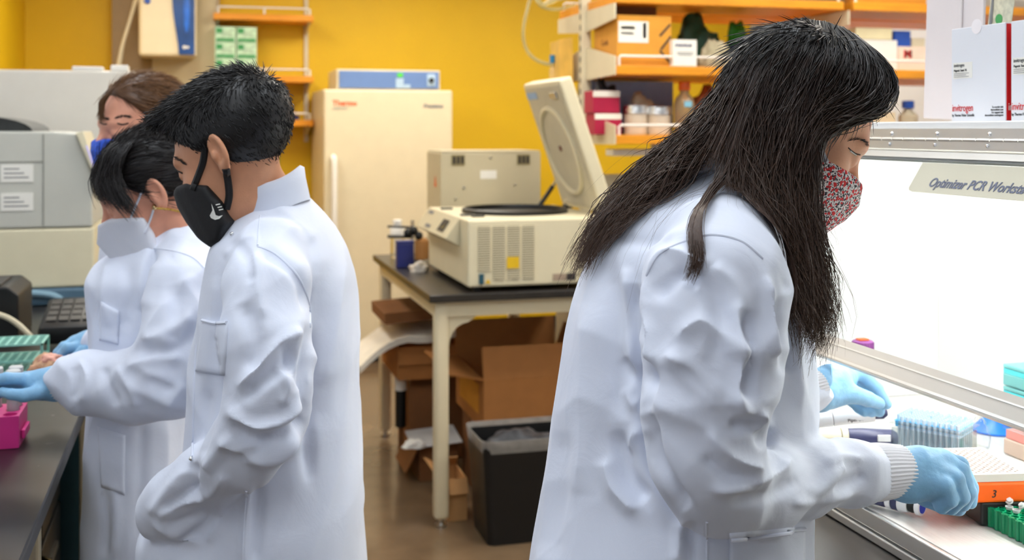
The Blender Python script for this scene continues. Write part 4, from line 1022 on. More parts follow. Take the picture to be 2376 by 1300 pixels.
# pink rack with capped tubes
q = onz(44, 1040, .921)
pkr = thing('pink_tube_rack', 'hot pink tube rack on the left bench', 'rack', (q.x - .15, q.y, .921))
M_pink = mat('rack_pink', S(226, 56, 140), .4, var=.05)
b = MB(); holed(b, 0, 0, 4, 3, .0375, .0135, .062, .02, m=12); b.build('hole_plate', M_pink, pkr, )
b = MB()
for (x0, x1, y0, y1) in ((0, .15, 0, .003), (0, .15, .1095, .1125), (0, .003, .003, .1095), (.147, .15, .003, .1095)): b.box(x0, x1, y0, y1, .0, .0617)
b.build('wall', M_pink, pkr)
box_part('clip', M_pink, pkr, .151, .158, .02, .09, .012, .03, bev=.002)
M_ctube = mat('tube_frosted', S(212, 214, 212), .25, trans=.45, ior=1.15, var=.03)
k = 0
for (i, j, lab) in ((2, 0, 'clear capped tube in the front row of the pink rack'), (2, 2, 'clear capped tube at the back row of the pink rack, left'), (3, 2, 'clear capped tube in the rear corner of the pink rack'), (3, 1, 'clear capped tube in the middle row of the pink rack')):
    t = thing('capped_tube', lab, 'tube', (q.x - .15 + (i + .5) * .0375, q.y + (j + .5) * .0375, .942), 0, 'capped tubes in the pink rack')
    MB().lathe([(.003, .001), (.0115, .016), (.0118, .098), (.0118, .10)], n=18).build('tube', M_ctube, t, smooth=True)
    MB().lathe([(.0105, .014), (.0105, .04), (.002, .041)], n=18).build('sample', mat('amber_sample', S(196, 130, 80), .4), t, smooth=True)
    MB().lathe([(.0135, .0985), (.014, .1), (.014, .118), (.012, .12)], n=20).build('cap', mat('cap_frost', S(214, 218, 220), .35), t, smooth=True)
for k, (px, py) in enumerate(((118, 1172), (182, 1120), (150, 1020))):
    pass
# ------------------------------------------------------------------ sculpting kit: signed distance fields meshed with surface nets
# every figure is modelled in metres in the frame (a right, d away, z up) and turned into the room at the end
def smin(a, b, k):
    h = np.clip(.5 + .5 * (b - a) / k, 0, 1); return b + (a - b) * h - k * h * (1 - h)
def smax(a, b, k): return -smin(-a, -b, k)
def chain(P, pts, rad, k=0.0):
    pts = np.asarray(pts, np.float32); out = None
    for i in range(len(pts) - 1):
        a, b = pts[i], pts[i + 1]; ab = b - a; q = P - a
        t = np.clip(q @ ab / max(1e-9, float(ab @ ab)), 0, 1)
        d = np.sqrt(((q - t[:, None] * ab) ** 2).sum(1)) - (rad[i] + (rad[i + 1] - rad[i]) * t)
        out = d if out is None else (smin(out, d, k) if k else np.minimum(out, d))
    return out
def ell(P, c, r, Rm=None):
    q = P - np.asarray(c, np.float32)
    if Rm is not None: q = q @ Rm
    r = np.asarray(r, np.float32)
    k0 = np.sqrt(((q / r) ** 2).sum(1)); k1 = np.sqrt(((q / (r * r)) ** 2).sum(1))
    return k0 * (k0 - 1) / np.maximum(k1, 1e-6)
def table(xs, ys, n=240, s=7):
    xs = np.asarray(xs, float); ys = np.asarray(ys, float); o = np.argsort(xs); xs, ys = xs[o], ys[o]
    g = np.linspace(xs[0], xs[-1], n); v = np.interp(g, xs, ys)
    w = np.exp(-np.linspace(-2, 2, 2 * s + 1) ** 2); w /= w.sum()
    return g, np.convolve(np.pad(v, s, mode='edge'), w, mode='valid')
def loft(rows, n=2.4):
    """rows: (z, a0, a1, d, rd) silhouettes at heights"""
    z = [r[0] for r in rows]
    tc = table(z, [(r[1] + r[2]) / 2 for r in rows]); tr = table(z, [(r[2] - r[1]) / 2 for r in rows]); td = table(z, [r[3] for r in rows]); tq = table(z, [r[4] for r in rows])
    z0, z1 = min(z), max(z)
    def f(P):
        zz = P[:, 2]; c = np.interp(zz, *tc); ra = np.interp(zz, *tr); d = np.interp(zz, *td); rd = np.interp(zz, *tq)
        x = np.abs(P[:, 0] - c) / ra; y = np.abs(P[:, 1] - d) / rd
        r = (x ** n + y ** n) ** (1.0 / n)
        s = (r - 1) * np.minimum(ra, rd)
        return smax(smax(s, zz - z1, .01), z0 - zz, .004).astype(np.float32)
    return f
def rows_px(lst, d):
    """silhouette rows given in picture pixels at depth d -> metric rows"""
    out = []
    for py, x0, x1, rd in lst:
        a0, _, z = cpt(x0, py, d); a1, _, _ = cpt(x1, py, d); out.append((z, a0, a1, d, rd))
    return out
def poly2(X, Z, pts):
    pts = np.asarray(pts, np.float32); n = len(pts); d = np.full(X.shape, 1e9, np.float32); s = np.ones(X.shape, np.float32)
    j = n - 1
    for i in range(n):
        ex, ez = pts[j] - pts[i]; wx, wz = X - pts[i, 0], Z - pts[i, 1]
        t = np.clip((wx * ex + wz * ez) / (ex * ex + ez * ez), 0, 1)
        d = np.minimum(d, (wx - ex * t) ** 2 + (wz - ez * t) ** 2)
        c1 = Z >= pts[i, 1]; c2 = Z < pts[j, 1]; c3 = ex * wz > ez * wx
        flip = (c1 & c2 & c3) | (~c1 & ~c2 & ~c3)
        s = np.where(flip, -s, s); j = i
    return s * np.sqrt(d)
def axis(lo, hi, h, fine=None):
    if fine is None: n = int(math.ceil((hi - lo) / h / 4)) * 4 + 1; return lo + np.arange(n) * h
    f0, f1, hf = fine; f0 = max(f0, lo); f1 = min(f1, hi)
    xs = list(np.linspace(lo, f0, max(2, int((f0 - lo) / h) + 1))[:-1]) if f0 > lo + 1e-6 else []
    xs += list(np.linspace(f0, f1, int((f1 - f0) / hf) + 1))
    if f1 < hi - 1e-6: xs += list(np.linspace(f1, hi, max(2, int((hi - f1) / h) + 1))[1:])
    while (len(xs) - 1) % 4: xs.append(xs[-1] + h)
    return np.array(xs)
def nets(fn, ax):
    X, Y, Z = [a.astype(np.float32) for a in ax]; nx, ny, nz = len(X), len(Y), len(Z)
    def ev(ix, iy, iz):
        return fn(np.stack([X[ix], Y[iy], Z[iz]], 1)).astype(np.float32)
    ci, cj, ck = np.meshgrid(np.arange(0, nx, 4), np.arange(0, ny, 4), np.arange(0, nz, 4), indexing='ij')
    co = ev(ci.ravel(), cj.ravel(), ck.ravel()).reshape(ci.shape)
    hx = np.gradient(X)[::4]; hy = np.gradient(Y)[::4]; hz = np.gradient(Z)[::4]
    thr = 4.6 * np.sqrt(hx[:, None, None] ** 2 + hy[None, :, None] ** 2 + hz[None, None, :] ** 2)
    near = np.abs(co) < thr
    c8 = near.copy()
    for axn in range(3):
        for s in (1, -1): c8 |= np.roll(near, s, axn) & (np.abs(co) < thr * 1.6)
    up = lambda a: np.repeat(np.repeat(np.repeat(a, 4, 0), 4, 1), 4, 2)
    V = np.where(up(co) < 0, -1.0, 1.0).astype(np.float32)[2:2 + nx, 2:2 + ny, 2:2 + nz] if False else None
    ii = np.minimum((np.arange(nx) + 2) // 4, co.shape[0] - 1); jj = np.minimum((np.arange(ny) + 2) // 4, co.shape[1] - 1); kk = np.minimum((np.arange(nz) + 2) // 4, co.shape[2] - 1)
    V = co[np.ix_(ii, jj, kk)].copy(); mk = c8[np.ix_(ii, jj, kk)]
    idx = np.argwhere(mk); V[mk] = ev(idx[:, 0], idx[:, 1], idx[:, 2])
    ins = V < 0
    cs = np.zeros((nx - 1, ny - 1, nz - 1), np.int8)
    for a in (0, 1):
        for b in (0, 1):
            for c in (0, 1): cs += ins[a:nx - 1 + a, b:ny - 1 + b, c:nz - 1 + c]
    act = (cs > 0) & (cs < 8); ids = -np.ones(act.shape, np.int64); cells = np.argwhere(act); ids[act] = np.arange(len(cells))
    acc = np.zeros((len(cells), 3)); cnt = np.zeros(len(cells))
    cor = [(0, 0, 0), (1, 0, 0), (0, 1, 0), (1, 1, 0), (0, 0, 1), (1, 0, 1), (0, 1, 1), (1, 1, 1)]
    cv = [V[cells[:, 0] + a, cells[:, 1] + b, cells[:, 2] + c] for a, b, c in cor]
    cp = [np.stack([X[cells[:, 0] + a], Y[cells[:, 1] + b], Z[cells[:, 2] + c]], 1) for a, b, c in cor]
    for e0, e1 in ((0, 1), (2, 3), (4, 5), (6, 7), (0, 2), (1, 3), (4, 6), (5, 7), (0, 4), (1, 5), (2, 6), (3, 7)):
        m = (cv[e0] < 0) != (cv[e1] < 0); t = cv[e0][m] / (cv[e0][m] - cv[e1][m])
        acc[m] += cp[e0][m] + (cp[e1][m] - cp[e0][m]) * t[:, None]; cnt[m] += 1
    vv = acc / cnt[:, None]
    quads = []
    for axn in range(3):
        sl0 = [slice(1, -1)] * 3; sl0[axn] = slice(0, -1); sl1 = list(sl0); sl1[axn] = slice(1, None)
        a = ins[tuple(sl0)]; b = ins[tuple(sl1)]; m = a != b; e = np.argwhere(m); sg = a[m]
        off = np.ones(3, int); off[axn] = 0; e = e + off
        o1, o2 = [(1, 2), (2, 0), (0, 1)][axn]
        def cell(p, q):
            c = e.copy(); c[:, o1] -= p; c[:, o2] -= q; return ids[c[:, 0], c[:, 1], c[:, 2]]
        q = np.stack([cell(1, 1), cell(0, 1), cell(0, 0), cell(1, 0)], 1)
        q[~sg] = q[~sg][:, ::-1]; quads.append(q)
    q = np.concatenate(quads); q = q[(q >= 0).all(1)]
    return vv, q
def vnormals(V, Q):
    n = np.cross(V[Q[:, 2]] - V[Q[:, 0]], V[Q[:, 3]] - V[Q[:, 1]]); N = np.zeros_like(V)
    for k in range(4): np.add.at(N, Q[:, k], n)
    return N / np.maximum(np.linalg.norm(N, axis=1), 1e-12)[:, None]
def relax(V, Q, it=2, lam=.5):
    for _ in range(it):
        A = np.zeros_like(V); C = np.zeros(len(V))
        for k in range(4):
            np.add.at(A, Q[:, k], V[Q[:, (k + 1) % 4]]); np.add.at(A, Q[:, k], V[Q[:, k - 1]]); np.add.at(C, Q[:, k], 2)
        V = V + lam * (A / C[:, None] - V)
    return V
def to_world(V):
    return np.stack([V[:, 0] * CT + V[:, 1] * ST, -V[:, 0] * ST + V[:, 1] * CT, V[:, 2]], 1)
def np_mesh(name, V, Q, k=4):
    me = bpy.data.meshes.new(name); n = len(Q)
    me.vertices.add(len(V)); me.vertices.foreach_set('co', np.ascontiguousarray(V, np.float32).ravel())
    me.loops.add(n * k); me.loops.foreach_set('vertex_index', np.ascontiguousarray(Q, np.int32).ravel())
    me.polygons.add(n); me.polygons.foreach_set('loop_start', np.arange(n, dtype=np.int32) * k)
    me.polygons.foreach_set('use_smooth', np.ones(n, bool))
    me.update(calc_edges=True); me.validate()
    return me
def cam_obj(name, V, Q, m, parent, k=4):
    """mesh in the figure frame -> object in the room (figures' roots sit at the floor point ROOT)"""
    Wd = to_world(np.asarray(V, float)) - np.array(ROOT)[None]
    return link(name, np_mesh(name, Wd, Q, k), m, parent)
def bvh_of(V, Q):
    from mathutils.bvhtree import BVHTree
    return BVHTree.FromPolygons([tuple(v) for v in V], [tuple(int(i) for i in q) for q in Q])
def shoot(bvh, px, py):
    o = Vector((0, 0, CAMH)); d = Vector(((px - 1188.0) / F, 1.0, -(py - 300.0) / F)).normalized()
    h = bvh.ray_cast(o, d)
    return (None, None) if h[0] is None else (h[0], h[1])
def pixels(V):
    return 1188.0 + F * V[:, 0] / V[:, 1], 300.0 + F * (CAMH - V[:, 2]) / V[:, 1]
def densify(pts, n=10):
    return np.array([tuple(p) for p in spline([Vector((*p, 0)) for p in pts], n)])[:, :2]
def folds(V, N, lst):
    """cloth folds: (polyline px, height m, width px): ridge > 0, valley < 0, fading at the ends and on surfaces turned away"""
    x, y = pixels(V); view = V - np.array([[0, 0, CAMH]]); view /= np.linalg.norm(view, axis=1)[:, None]
    face = np.clip(-(N * view).sum(1) * 1.6 + .25, 0, 1); D = np.zeros(len(V))
    for pts, h, w in lst:
        w = w * .85
        c = densify(pts, 6); lo = c.min(0) - 3 * w; hi = c.max(0) + 3 * w
        m = np.where((x > lo[0]) & (x < hi[0]) & (y > lo[1]) & (y < hi[1]) & (face > 0))[0]
        if not len(m): continue
        best = np.full(len(m), 1e9); tt = np.zeros(len(m)); n = len(c) - 1
        for i in range(n):
            a, b = c[i], c[i + 1]; ab = b - a
            t = np.clip(((x[m] - a[0]) * ab[0] + (y[m] - a[1]) * ab[1]) / max(1e-6, ab @ ab), 0, 1)
            dd = np.hypot(x[m] - a[0] - t * ab[0], y[m] - a[1] - t * ab[1]); k = dd < best
            best[k] = dd[k]; tt[k] = ((i + t) / n)[k]
        D[m] += .85 * h * (np.exp(-(best / w) ** 2) if h < 0 else np.exp(-(best / w) ** 2) * .3 + .7 * np.clip(1 - best / (1.7 * w), 0, 1) ** 1.6) * np.clip(np.minimum(tt, 1 - tt) * 5 + .15, 0, 1) * face[m]
    return V + N * D[:, None]
def ripple(V, N, amp, freq, seed, dirs=None, wt=None):
    """creased cloth: sharp crests between smooth hollows, along given directions"""
    rs = np.random.RandomState(seed); D = np.zeros(len(V)); n = 9 if dirs is None else len(dirs)
    for k in range(n):
        w = rs.normal(size=3) if dirs is None else np.array(dirs[k], float); w /= np.linalg.norm(w); w *= freq * rs.uniform(.6, 1.4); ph = rs.uniform(0, 6.28)
        w2 = rs.normal(size=3) * freq * .35; w3 = rs.normal(size=3) * freq * .3
        g = .5 + .5 * np.sin(V @ w3 + ph * 2)
        D += (1 - 2 * np.abs(np.sin(V @ w + ph + 1.5 * np.sin(V @ w2)))) * g / n
    if wt is not None: D *= wt
    return V + N * (amp * D)[:, None]
def crease_coat(V, Q, fold_list, f_torso, sleeves, tor_amp=.007, slv_amp=.010, seed=1, diag=1):
    """traced folds plus creasing that runs down the body and across the sleeves"""
    N = vnormals(V, Q); P = V.astype(np.float32)
    ds = np.min([chain(P, *s_) for s_ in sleeves], 0); wt = np.clip(.5 + (f_torso(P) - ds) / .03, 0, 1); zf = np.clip((P[:, 2].max() - P[:, 2]) / .18, 0, 1)
    V = folds(V, N, fold_list); N = vnormals(V, Q)
    V = ripple(V, N, tor_amp, 30, seed, [(1, .2, .12), (.7, -.7, -.1), (.8, .6, .22), (.3, 1, .15), (.5, -.3, .6)], (1 - wt) * zf)
    V = ripple(V, N, slv_amp * 1.15, 38, seed + 5, [(.55 * diag, .3, .8), (-.6 * diag, .2, .8), (.9 * diag, .5, .4), (-.2, .6, .9), (.8 * diag, -.3, .7)], wt)
    return relax(V, Q, 1, .3)
# --- heads
def head_frame(px, py, d, pitch, yaw, facing, roll=0.0):
    """facing +1 looks right, -1 left; yaw > 0 turns away from the viewer"""
    p, w = math.radians(pitch), math.radians(yaw)
    f = np.array([facing * math.cos(p) * math.cos(w), math.cos(p) * math.sin(w), -math.sin(p)])
    u = np.array([facing * math.sin(p) * math.cos(w), math.sin(p) * math.sin(w), math.cos(p)])
    l = np.cross(u, f)
    if roll:
        r = math.radians(roll); u, l = u * math.cos(r) + l * math.sin(r), l * math.cos(r) - u * math.sin(r)
    return np.array(cpt(px, py, d), np.float64), np.stack([f, l, u], 1)   # columns
def to_head(P, HF, sc=1.0): return ((P - HF[0].astype(np.float32)) @ HF[1].astype(np.float32)) / sc
def from_head(p, HF, sc=1.0): return HF[0] + HF[1] @ (np.asarray(p, float) * sc)
def face_sdf(q, ear=True, fem=True):
    d = ell(q, (-.012, 0, .045), (.098, .076, .083))
    d = smin(d, ell(q, (.038, 0, -.012), (.060, .061, .088)), .03)
    jw = .043 if fem else .05
    d = smin(d, ell(q, (.052, 0, -.070), (.045, jw, .036)), .03)
    d = smin(d, ell(q, (.083, 0, -.092), (.017, .02, .016)), .02)
    for s in (1, -1):
        d = smin(d, ell(q, (.062, s * .036, -.022), (.030, .026, .03)), .02)
        d = smax(d, -ell(q, (.104, s * .033, .012), (.021, .018, .013)), .012)
        d = smin(d, ell(q, (.080, s * .032, .011), (.0135, .0145, .0125)), .004)
    d = smin(d, ell(q, (.079, 0, .035), (.018, .048, .014)), .016)
    d = smin(d, chain(q, [(.092, 0, .024), (.110, 0, -.002), (.121, 0, -.020)], (.008, .0088, .0105), .004), .010)
    for s in (1, -1): d = smin(d, ell(q, (.108, s * .012, -.025), (.010, .007, .008)), .006)
    d = smin(d, ell(q, (.094, 0, -.055), (.014, .024, .012)), .010)
    if ear:
        for s in (1, -1):
            t = .42 * s; c, n_ = math.cos(t), math.sin(t)
            Rm = np.array([[c, -n_, 0], [n_, c, 0], [0, 0, 1]], np.float32).T
            cc = (-.012, s * .080, .003)
            e = ell(q, cc, (.019, .0075, .032), Rm)
            e = smax(e, -ell(q, (cc[0] + .002, cc[1] + s * .0075, cc[2] + .003), (.0125, .0075, .0225), Rm), .004)
            e = smin(e, ell(q, (cc[0] + .008, cc[1] + s * .001, cc[2] - .004), (.006, .006, .010)), .004)
            e = smin(e, ell(q, (cc[0] + .004, cc[1] - s * .002, cc[2] - .028), (.009, .006, .009)), .006)
            d = smin(d, e, .006)
    return d
def mask_sdf(q, prof, wt):
    """face mask: side outline extruded across the face and rounded"""
    g, w = table([p[0] for p in wt], [p[1] for p in wt], 60, 3)
    return smax(poly2(q[:, 0], q[:, 2], prof), np.abs(q[:, 1]) - np.interp(q[:, 0], g, w), .012)
# --- hair strands
def resample(g, n):
    g = np.array([tuple(p) for p in spline([Vector(p) for p in g], 8)]); s = np.r_[0, np.cumsum(np.linalg.norm(np.diff(g, axis=0), axis=1))]
    t = np.linspace(0, s[-1], n); return np.stack([np.interp(t, s, g[:, k]) for k in range(3)], 1)
def strand_mesh(C, rad, seed=0):
    """C (S, M, 3) centre lines, three-sided tapered strands"""
    S_, M_, _ = C.shape; rs = np.random.RandomState(seed)
    T = np.gradient(C, axis=1); T /= np.maximum(np.linalg.norm(T, axis=2), 1e-9)[..., None]
    u = rs.normal(size=(S_, 1, 3)); A = np.cross(T, u); A /= np.maximum(np.linalg.norm(A, axis=2), 1e-9)[..., None]; B = np.cross(T, A)
    r = (rad if np.ndim(rad) else np.full(S_, rad))[:, None] * np.interp(np.linspace(0, 1, M_), [0, .08, .7, 1], [.8, 1, .85, .15])[None]
    an = 2 * math.pi * np.arange(3) / 3
    V = C[:, :, None] + r[..., None, None] * (A[:, :, None] * np.cos(an)[None, None, :, None] + B[:, :, None] * np.sin(an)[None, None, :, None])
    base = (np.arange(S_)[:, None, None] * M_ + np.arange(M_ - 1)[None, :, None]) * 3 + np.arange(3)[None, None]
    nx_ = base - np.arange(3) + (np.arange(3) + 1) % 3
    Q = np.stack([base, nx_, nx_ + 3, base + 3], -1).reshape(-1, 4)
    return V.reshape(-1, 3), Q
def sheet_strands(guides, n, M_=20, jit=.004, wav=.003, seed=0, clump=0.5, fray=.15):
    """strands spread between neighbouring guides"""
    rs = np.random.RandomState(seed); G = np.stack([resample(g, 40) for g in guides]); k = len(guides)
    w = rs.uniform(0, k - 1, n); nc = max(4, n // 26); cc = rs.uniform(0, k - 1, nc); near = cc[np.abs(w[:, None] - cc[None]).argmin(1)]
    L = rs.uniform(1 - fray, 1.0, n); out = np.zeros((n, M_, 3)); t = np.linspace(0, 1, M_)
    o = rs.normal(size=(n, 3)) * jit; cid = np.abs(w[:, None] - cc[None]).argmin(1); ph = rs.uniform(0, 6.28, (nc, 3))[cid] + rs.normal(size=(n, 3)) * .5; fq = rs.uniform(1.0, 2.6, (nc, 1))[cid]
    for m in range(M_):
        tt = t[m] * L * 39; i0 = np.minimum(tt.astype(int), 38); fr = (tt - i0)[:, None]
        ww = w + (near - w) * clump * t[m] ** 1.5; g0 = np.minimum(ww.astype(int), k - 2); gf = (ww - g0)[:, None]
        p0 = G[g0, i0] * (1 - fr) + G[g0, i0 + 1] * fr; p1 = G[g0 + 1, i0] * (1 - fr) + G[g0 + 1, i0 + 1] * fr
        out[:, m] = p0 * (1 - gf) + p1 * gf + o * (.12 + 1.2 * t[m]) + wav * t[m] * np.sin(fq * 6.28 * t[m] + ph)
    return out
def push_out(C, fn, gap):
    sh = C.shape; P = C.reshape(-1, 3).astype(np.float32)
    gap = np.broadcast_to(gap, sh[:2]).reshape(-1) if np.ndim(gap) else np.full(len(P), gap)
    for _ in range(3):
        d = fn(P); m = d < gap - 1e-4
        if not m.any(): break
        q = P[m]; e = .002; g = np.stack([fn(q + np.float32([e, 0, 0])) - fn(q - np.float32([e, 0, 0])), fn(q + np.float32([0, e, 0])) - fn(q - np.float32([0, e, 0])), fn(q + np.float32([0, 0, e])) - fn(q - np.float32([0, 0, e]))], 1)
        g /= np.maximum(np.linalg.norm(g, axis=1), 1e-6)[:, None]
        P[m] = q + g * (gap[m] - d[m])[:, None]
    return P.reshape(sh).astype(float)
def surf_strands(V, N, n, length, flow, lift, M_=6, seed=0, jit=.35):
    """short hair combed along flow(V) on a surface"""
    rs = np.random.RandomState(seed); i = rs.randint(0, len(V), n); p = V[i] + rs.normal(size=(n, 3)) * .002; nn = N[i]
    f = flow(p); f = f - (f * nn).sum(1)[:, None] * nn; f += rs.normal(size=(n, 3)) * jit; f /= np.linalg.norm(f, axis=1)[:, None]
    L = (length(p) if callable(length) else np.full(n, length)) * rs.uniform(.6, 1.1, n); t = np.linspace(0, 1, M_)
    C = p[:, None] - nn[:, None] * .002 + f[:, None] * (t[None, :, None] * L[:, None, None]) + nn[:, None] * (lift * np.sin(t * 2.0)[None, :, None] * L[:, None, None])
    return C
# --- things laid on a coat
def patch(bvh, quad, ni, nj, off, name, m, parent, th=.0025):
    """cloth patch with corners in px (tl, tr, br, bl) laid on the surface"""
    tl, tr_, br, bl = [np.array(q, float) for q in quad]; V = []; 
    for j in range(nj + 1):
        for i in range(ni + 1):
            s, t = i / ni, j / nj; p = (tl * (1 - s) + tr_ * s) * (1 - t) + (bl * (1 - s) + br * s) * t
            h, n = shoot(bvh, *p)
            if h is None: return None
            e = min(s, 1 - s, t, 1 - t) * 12; V.append(np.array(h + n * (off * (1 if e > 1 else .5 + .5 * e))))
    V = np.array(V); g = np.arange((ni + 1) * (nj + 1)).reshape(nj + 1, ni + 1)
    Q = np.stack([g[:-1, :-1], g[1:, :-1], g[1:, 1:], g[:-1, 1:]], -1).reshape(-1, 4); n0 = len(V)
    N = vnormals(V, Q); 
    if (N[:, 1] > 0).mean() > .5: N = -N; Q = Q[:, ::-1]
    B = V - N * (off + .002); edge = np.concatenate([g[0, :], g[1:, -1], g[-1, -2::-1], g[-2:0:-1, 0]])
    R_ = np.stack([edge, np.roll(edge, -1), np.roll(edge, -1) + n0, edge + n0], 1)
    return cam_obj(name, np.concatenate([V, B]), np.concatenate([Q, R_]), m, parent)
def seam(bvh, pts, r, name, m, parent, n=10, off=0.0):
    P = []
    for p in densify(pts, n):
        h, nn = shoot(bvh, *p)
        if h is not None: P.append(Vector(h) + nn * off)
    if len(P) < 3: return None
    return MB().tube([Vector(to_world(np.array([p]))[0] - np.array(ROOT)) for p in P], r, 6).build(name, m, parent, smooth=True)
def brow_hairs(bvh, pts, n, ln, name, m, parent, seed=1, rad=.0004, tilt=.35, spread=3.0, off=.0010):
    """short hairs lying on the skin along a line"""
    rs = np.random.RandomState(seed); c = densify(pts, 12); C = []
    for k in range(n):
        i = rs.randint(0, len(c) - 1); d = c[min(i + 1, len(c) - 1)] - c[max(i - 1, 0)]; d /= max(1e-6, np.hypot(*d)); up = np.array([d[1], -d[0]])
        if up[1] > 0: up = -up
        p = c[i] + rs.normal(size=2) * spread * .4; dr = d + up * tilt * rs.uniform(.2, 1.3); row = []
        for t in np.linspace(0, 1, 4):
            h, nn = shoot(bvh, *(p + dr * ln * t))
            if h is None: break
            row.append(np.array(h + nn * off))
        if len(row) == 4 and np.ptp(np.array(row)[:, 1]) < .03: C.append(row)
    if not C: return None
    v, q = strand_mesh(np.array(C), rad, seed)
    return cam_obj(name, v, q, m, parent)
def glove(name, m, parent, fingers, palm, h=.0022, k=.008, wrinkle=.0):
    """fingers: list of (pts, radii); palm: list of chains; all in the figure frame"""
    allp = np.concatenate([np.array(f[0]) for f in fingers] + [np.array(p[0]) for p in palm])
    def fn(P):
        d = None
        for pts, r in palm:
            e = chain(P, pts, r, .01); d = e if d is None else smin(d, e, .02)
        fs = None
        for pts, r in fingers:
            e = chain(P, pts, r, .003); fs = e if fs is None else smin(fs, e, .0025)
        return smin(d, fs, k)
    lo, hi = allp.min(0) - .05, allp.max(0) + .05
    V, Q = nets(fn, [axis(lo[i], hi[i], h) for i in range(3)])
    if wrinkle: V = ripple(V, vnormals(V, Q), wrinkle, 160, 5)
    return cam_obj(name, V, Q, m, parent), fn
def PX(lst):
    """[(px, py, d, r), ...] -> points, radii"""
    return [cpt(*q[:3]) for q in lst], [q[3] for q in lst]
# ------------------------------------------------------------------ people: materials
def coat_mat(name, col):
    m = mat(name, col, .72, var=.015, scale=6, sheen=.15)
    nt = m.node_tree; N = nt.nodes; L = nt.links; p = N['Principled BSDF']
    tc = [n for n in N if n.type == 'TEX_COORD'][0]
    n1 = N.new('ShaderNodeTexNoise'); n1.inputs['Scale'].default_value = 14; n1.inputs['Detail'].default_value = 5; n1.inputs['Distortion'].default_value = 1.2
    n2 = N.new('ShaderNodeTexNoise'); n2.inputs['Scale'].default_value = 900
    L.new(tc.outputs['Object'], n1.inputs['Vector']); L.new(tc.outputs['Object'], n2.inputs['Vector'])
    b1 = N.new('ShaderNodeBump'); b1.inputs['Strength'].default_value = .22; b1.inputs['Distance'].default_value = .006
    b2 = N.new('ShaderNodeBump'); b2.inputs['Strength'].default_value = .12; b2.inputs['Distance'].default_value = .0006
    L.new(n1.outputs['Fac'], b1.inputs['Height']); L.new(n2.outputs['Fac'], b2.inputs['Height']); L.new(b1.outputs['Normal'], b2.inputs['Normal']); L.new(b2.outputs['Normal'], p.inputs['Normal'])
    return m
M_coat = coat_mat('lab_coat_cotton', (.745, .785, .90))
M_knit = mat('knit_cuff', (.84, .84, .88), .85, var=.02)
M_glove = mat('nitrile_glove', S(140, 190, 226), .42, var=.05, scale=25, bump=.35, bscale=70, sss=.1)
M_skin = mat('skin_warm', S(232, 170, 134), .48, var=.05, scale=60, sss=.12, bump=.08, bscale=400)
M_skin2 = mat('skin_tan', S(206, 146, 110), .48, var=.05, scale=60, sss=.12, bump=.08, bscale=400)
M_skin3 = mat('skin_light', S(222, 158, 130), .48, var=.05, scale=60, sss=.12, bump=.08, bscale=400)
M_eyew = mat('eye_white', S(226, 220, 214), .2, var=.02)
M_brow = mat('brow_dark', S(46, 32, 26), .7)
M_jean = mat('dark_trousers', S(44, 52, 74), .8, var=.1)
M_shoe = mat('dark_shoe', S(30, 28, 28), .5)
def hair_mat(name, c0, c1, rough=.36):
    m = bpy.data.materials.new(name); m.use_nodes = True; nt = m.node_tree; N = nt.nodes; L = nt.links; p = N['Principled BSDF']
    at = N.new('ShaderNodeAttribute'); at.attribute_name = 'tipness'
    nz = N.new('ShaderNodeTexNoise'); nz.inputs['Scale'].default_value = 45
    ad = N.new('ShaderNodeMath'); ad.operation = 'MULTIPLY_ADD'; ad.inputs[1].default_value = .5; L.new(nz.outputs['Fac'], ad.inputs[0]); 
    sb_ = N.new('ShaderNodeMath'); sb_.operation = 'SUBTRACT'; sb_.inputs[1].default_value = .25; L.new(at.outputs['Fac'], sb_.inputs[0]); L.new(sb_.outputs[0], ad.inputs[2])
    cr = N.new('ShaderNodeValToRGB'); cr.color_ramp.elements[0].color = (*c0, 1); cr.color_ramp.elements[1].color = (*c1, 1); cr.color_ramp.elements[0].position = .15
    L.new(ad.outputs[0], cr.inputs['Fac']); L.new(cr.outputs['Color'], p.inputs['Base Color'])
    p.inputs['Roughness'].default_value = rough; p.inputs['Specular IOR Level'].default_value = .45
    return m
def set_tip(o, vals):
    a = o.data.attributes.new('tipness', 'FLOAT', 'POINT'); a.data.foreach_set('value', np.ascontiguousarray(vals, np.float32))
def tips(C): 
    S_, M_, _ = C.shape; return np.repeat(np.tile(np.linspace(0, 1, M_), (S_, 1)).ravel(), 3)
def person(label, foot):
    """returns nothing; sets the root point on the floor"""
    global ROOT
    q = c2w(foot[0], foot[1], 0); ROOT = (q.x, q.y, 0.0)
def body_object(label, fn, HF, lo, hi, m, hf=.0022, group=None, sc=1.0):
    c = HF[0]; ext = .15
    ax = [axis(lo[i], hi[i], .009, (c[i] - ext, c[i] + ext, hf)) for i in range(3)]
    V, Q = nets(fn, ax); V = relax(V, Q, 1, .4)
    o = cam_obj('person', V, Q, m, None); o.location = ROOT
    tag(o, label, 'person')
    return o, V, Q
def figure(HF, sc, neck, chains, fem=True, k=.022):
    c = HF[0].astype(np.float32)
    def fn(P):
        r = np.sqrt(((P - c) ** 2).sum(1)); d = (r - .12).astype(np.float32); m = r < .19
        if m.any(): d[m] = face_sdf(to_head(P[m], HF, sc), fem=fem) * sc
        d = smin(d, chain(P, *neck, .02), k).astype(np.float32)
        m = r > .11
        if m.any():
            q = P[m]; e = d[m]
            for c_ in chains: e = smin(e, chain(q, *c_, .02), .04)
            d[m] = e
        return d
    return fn
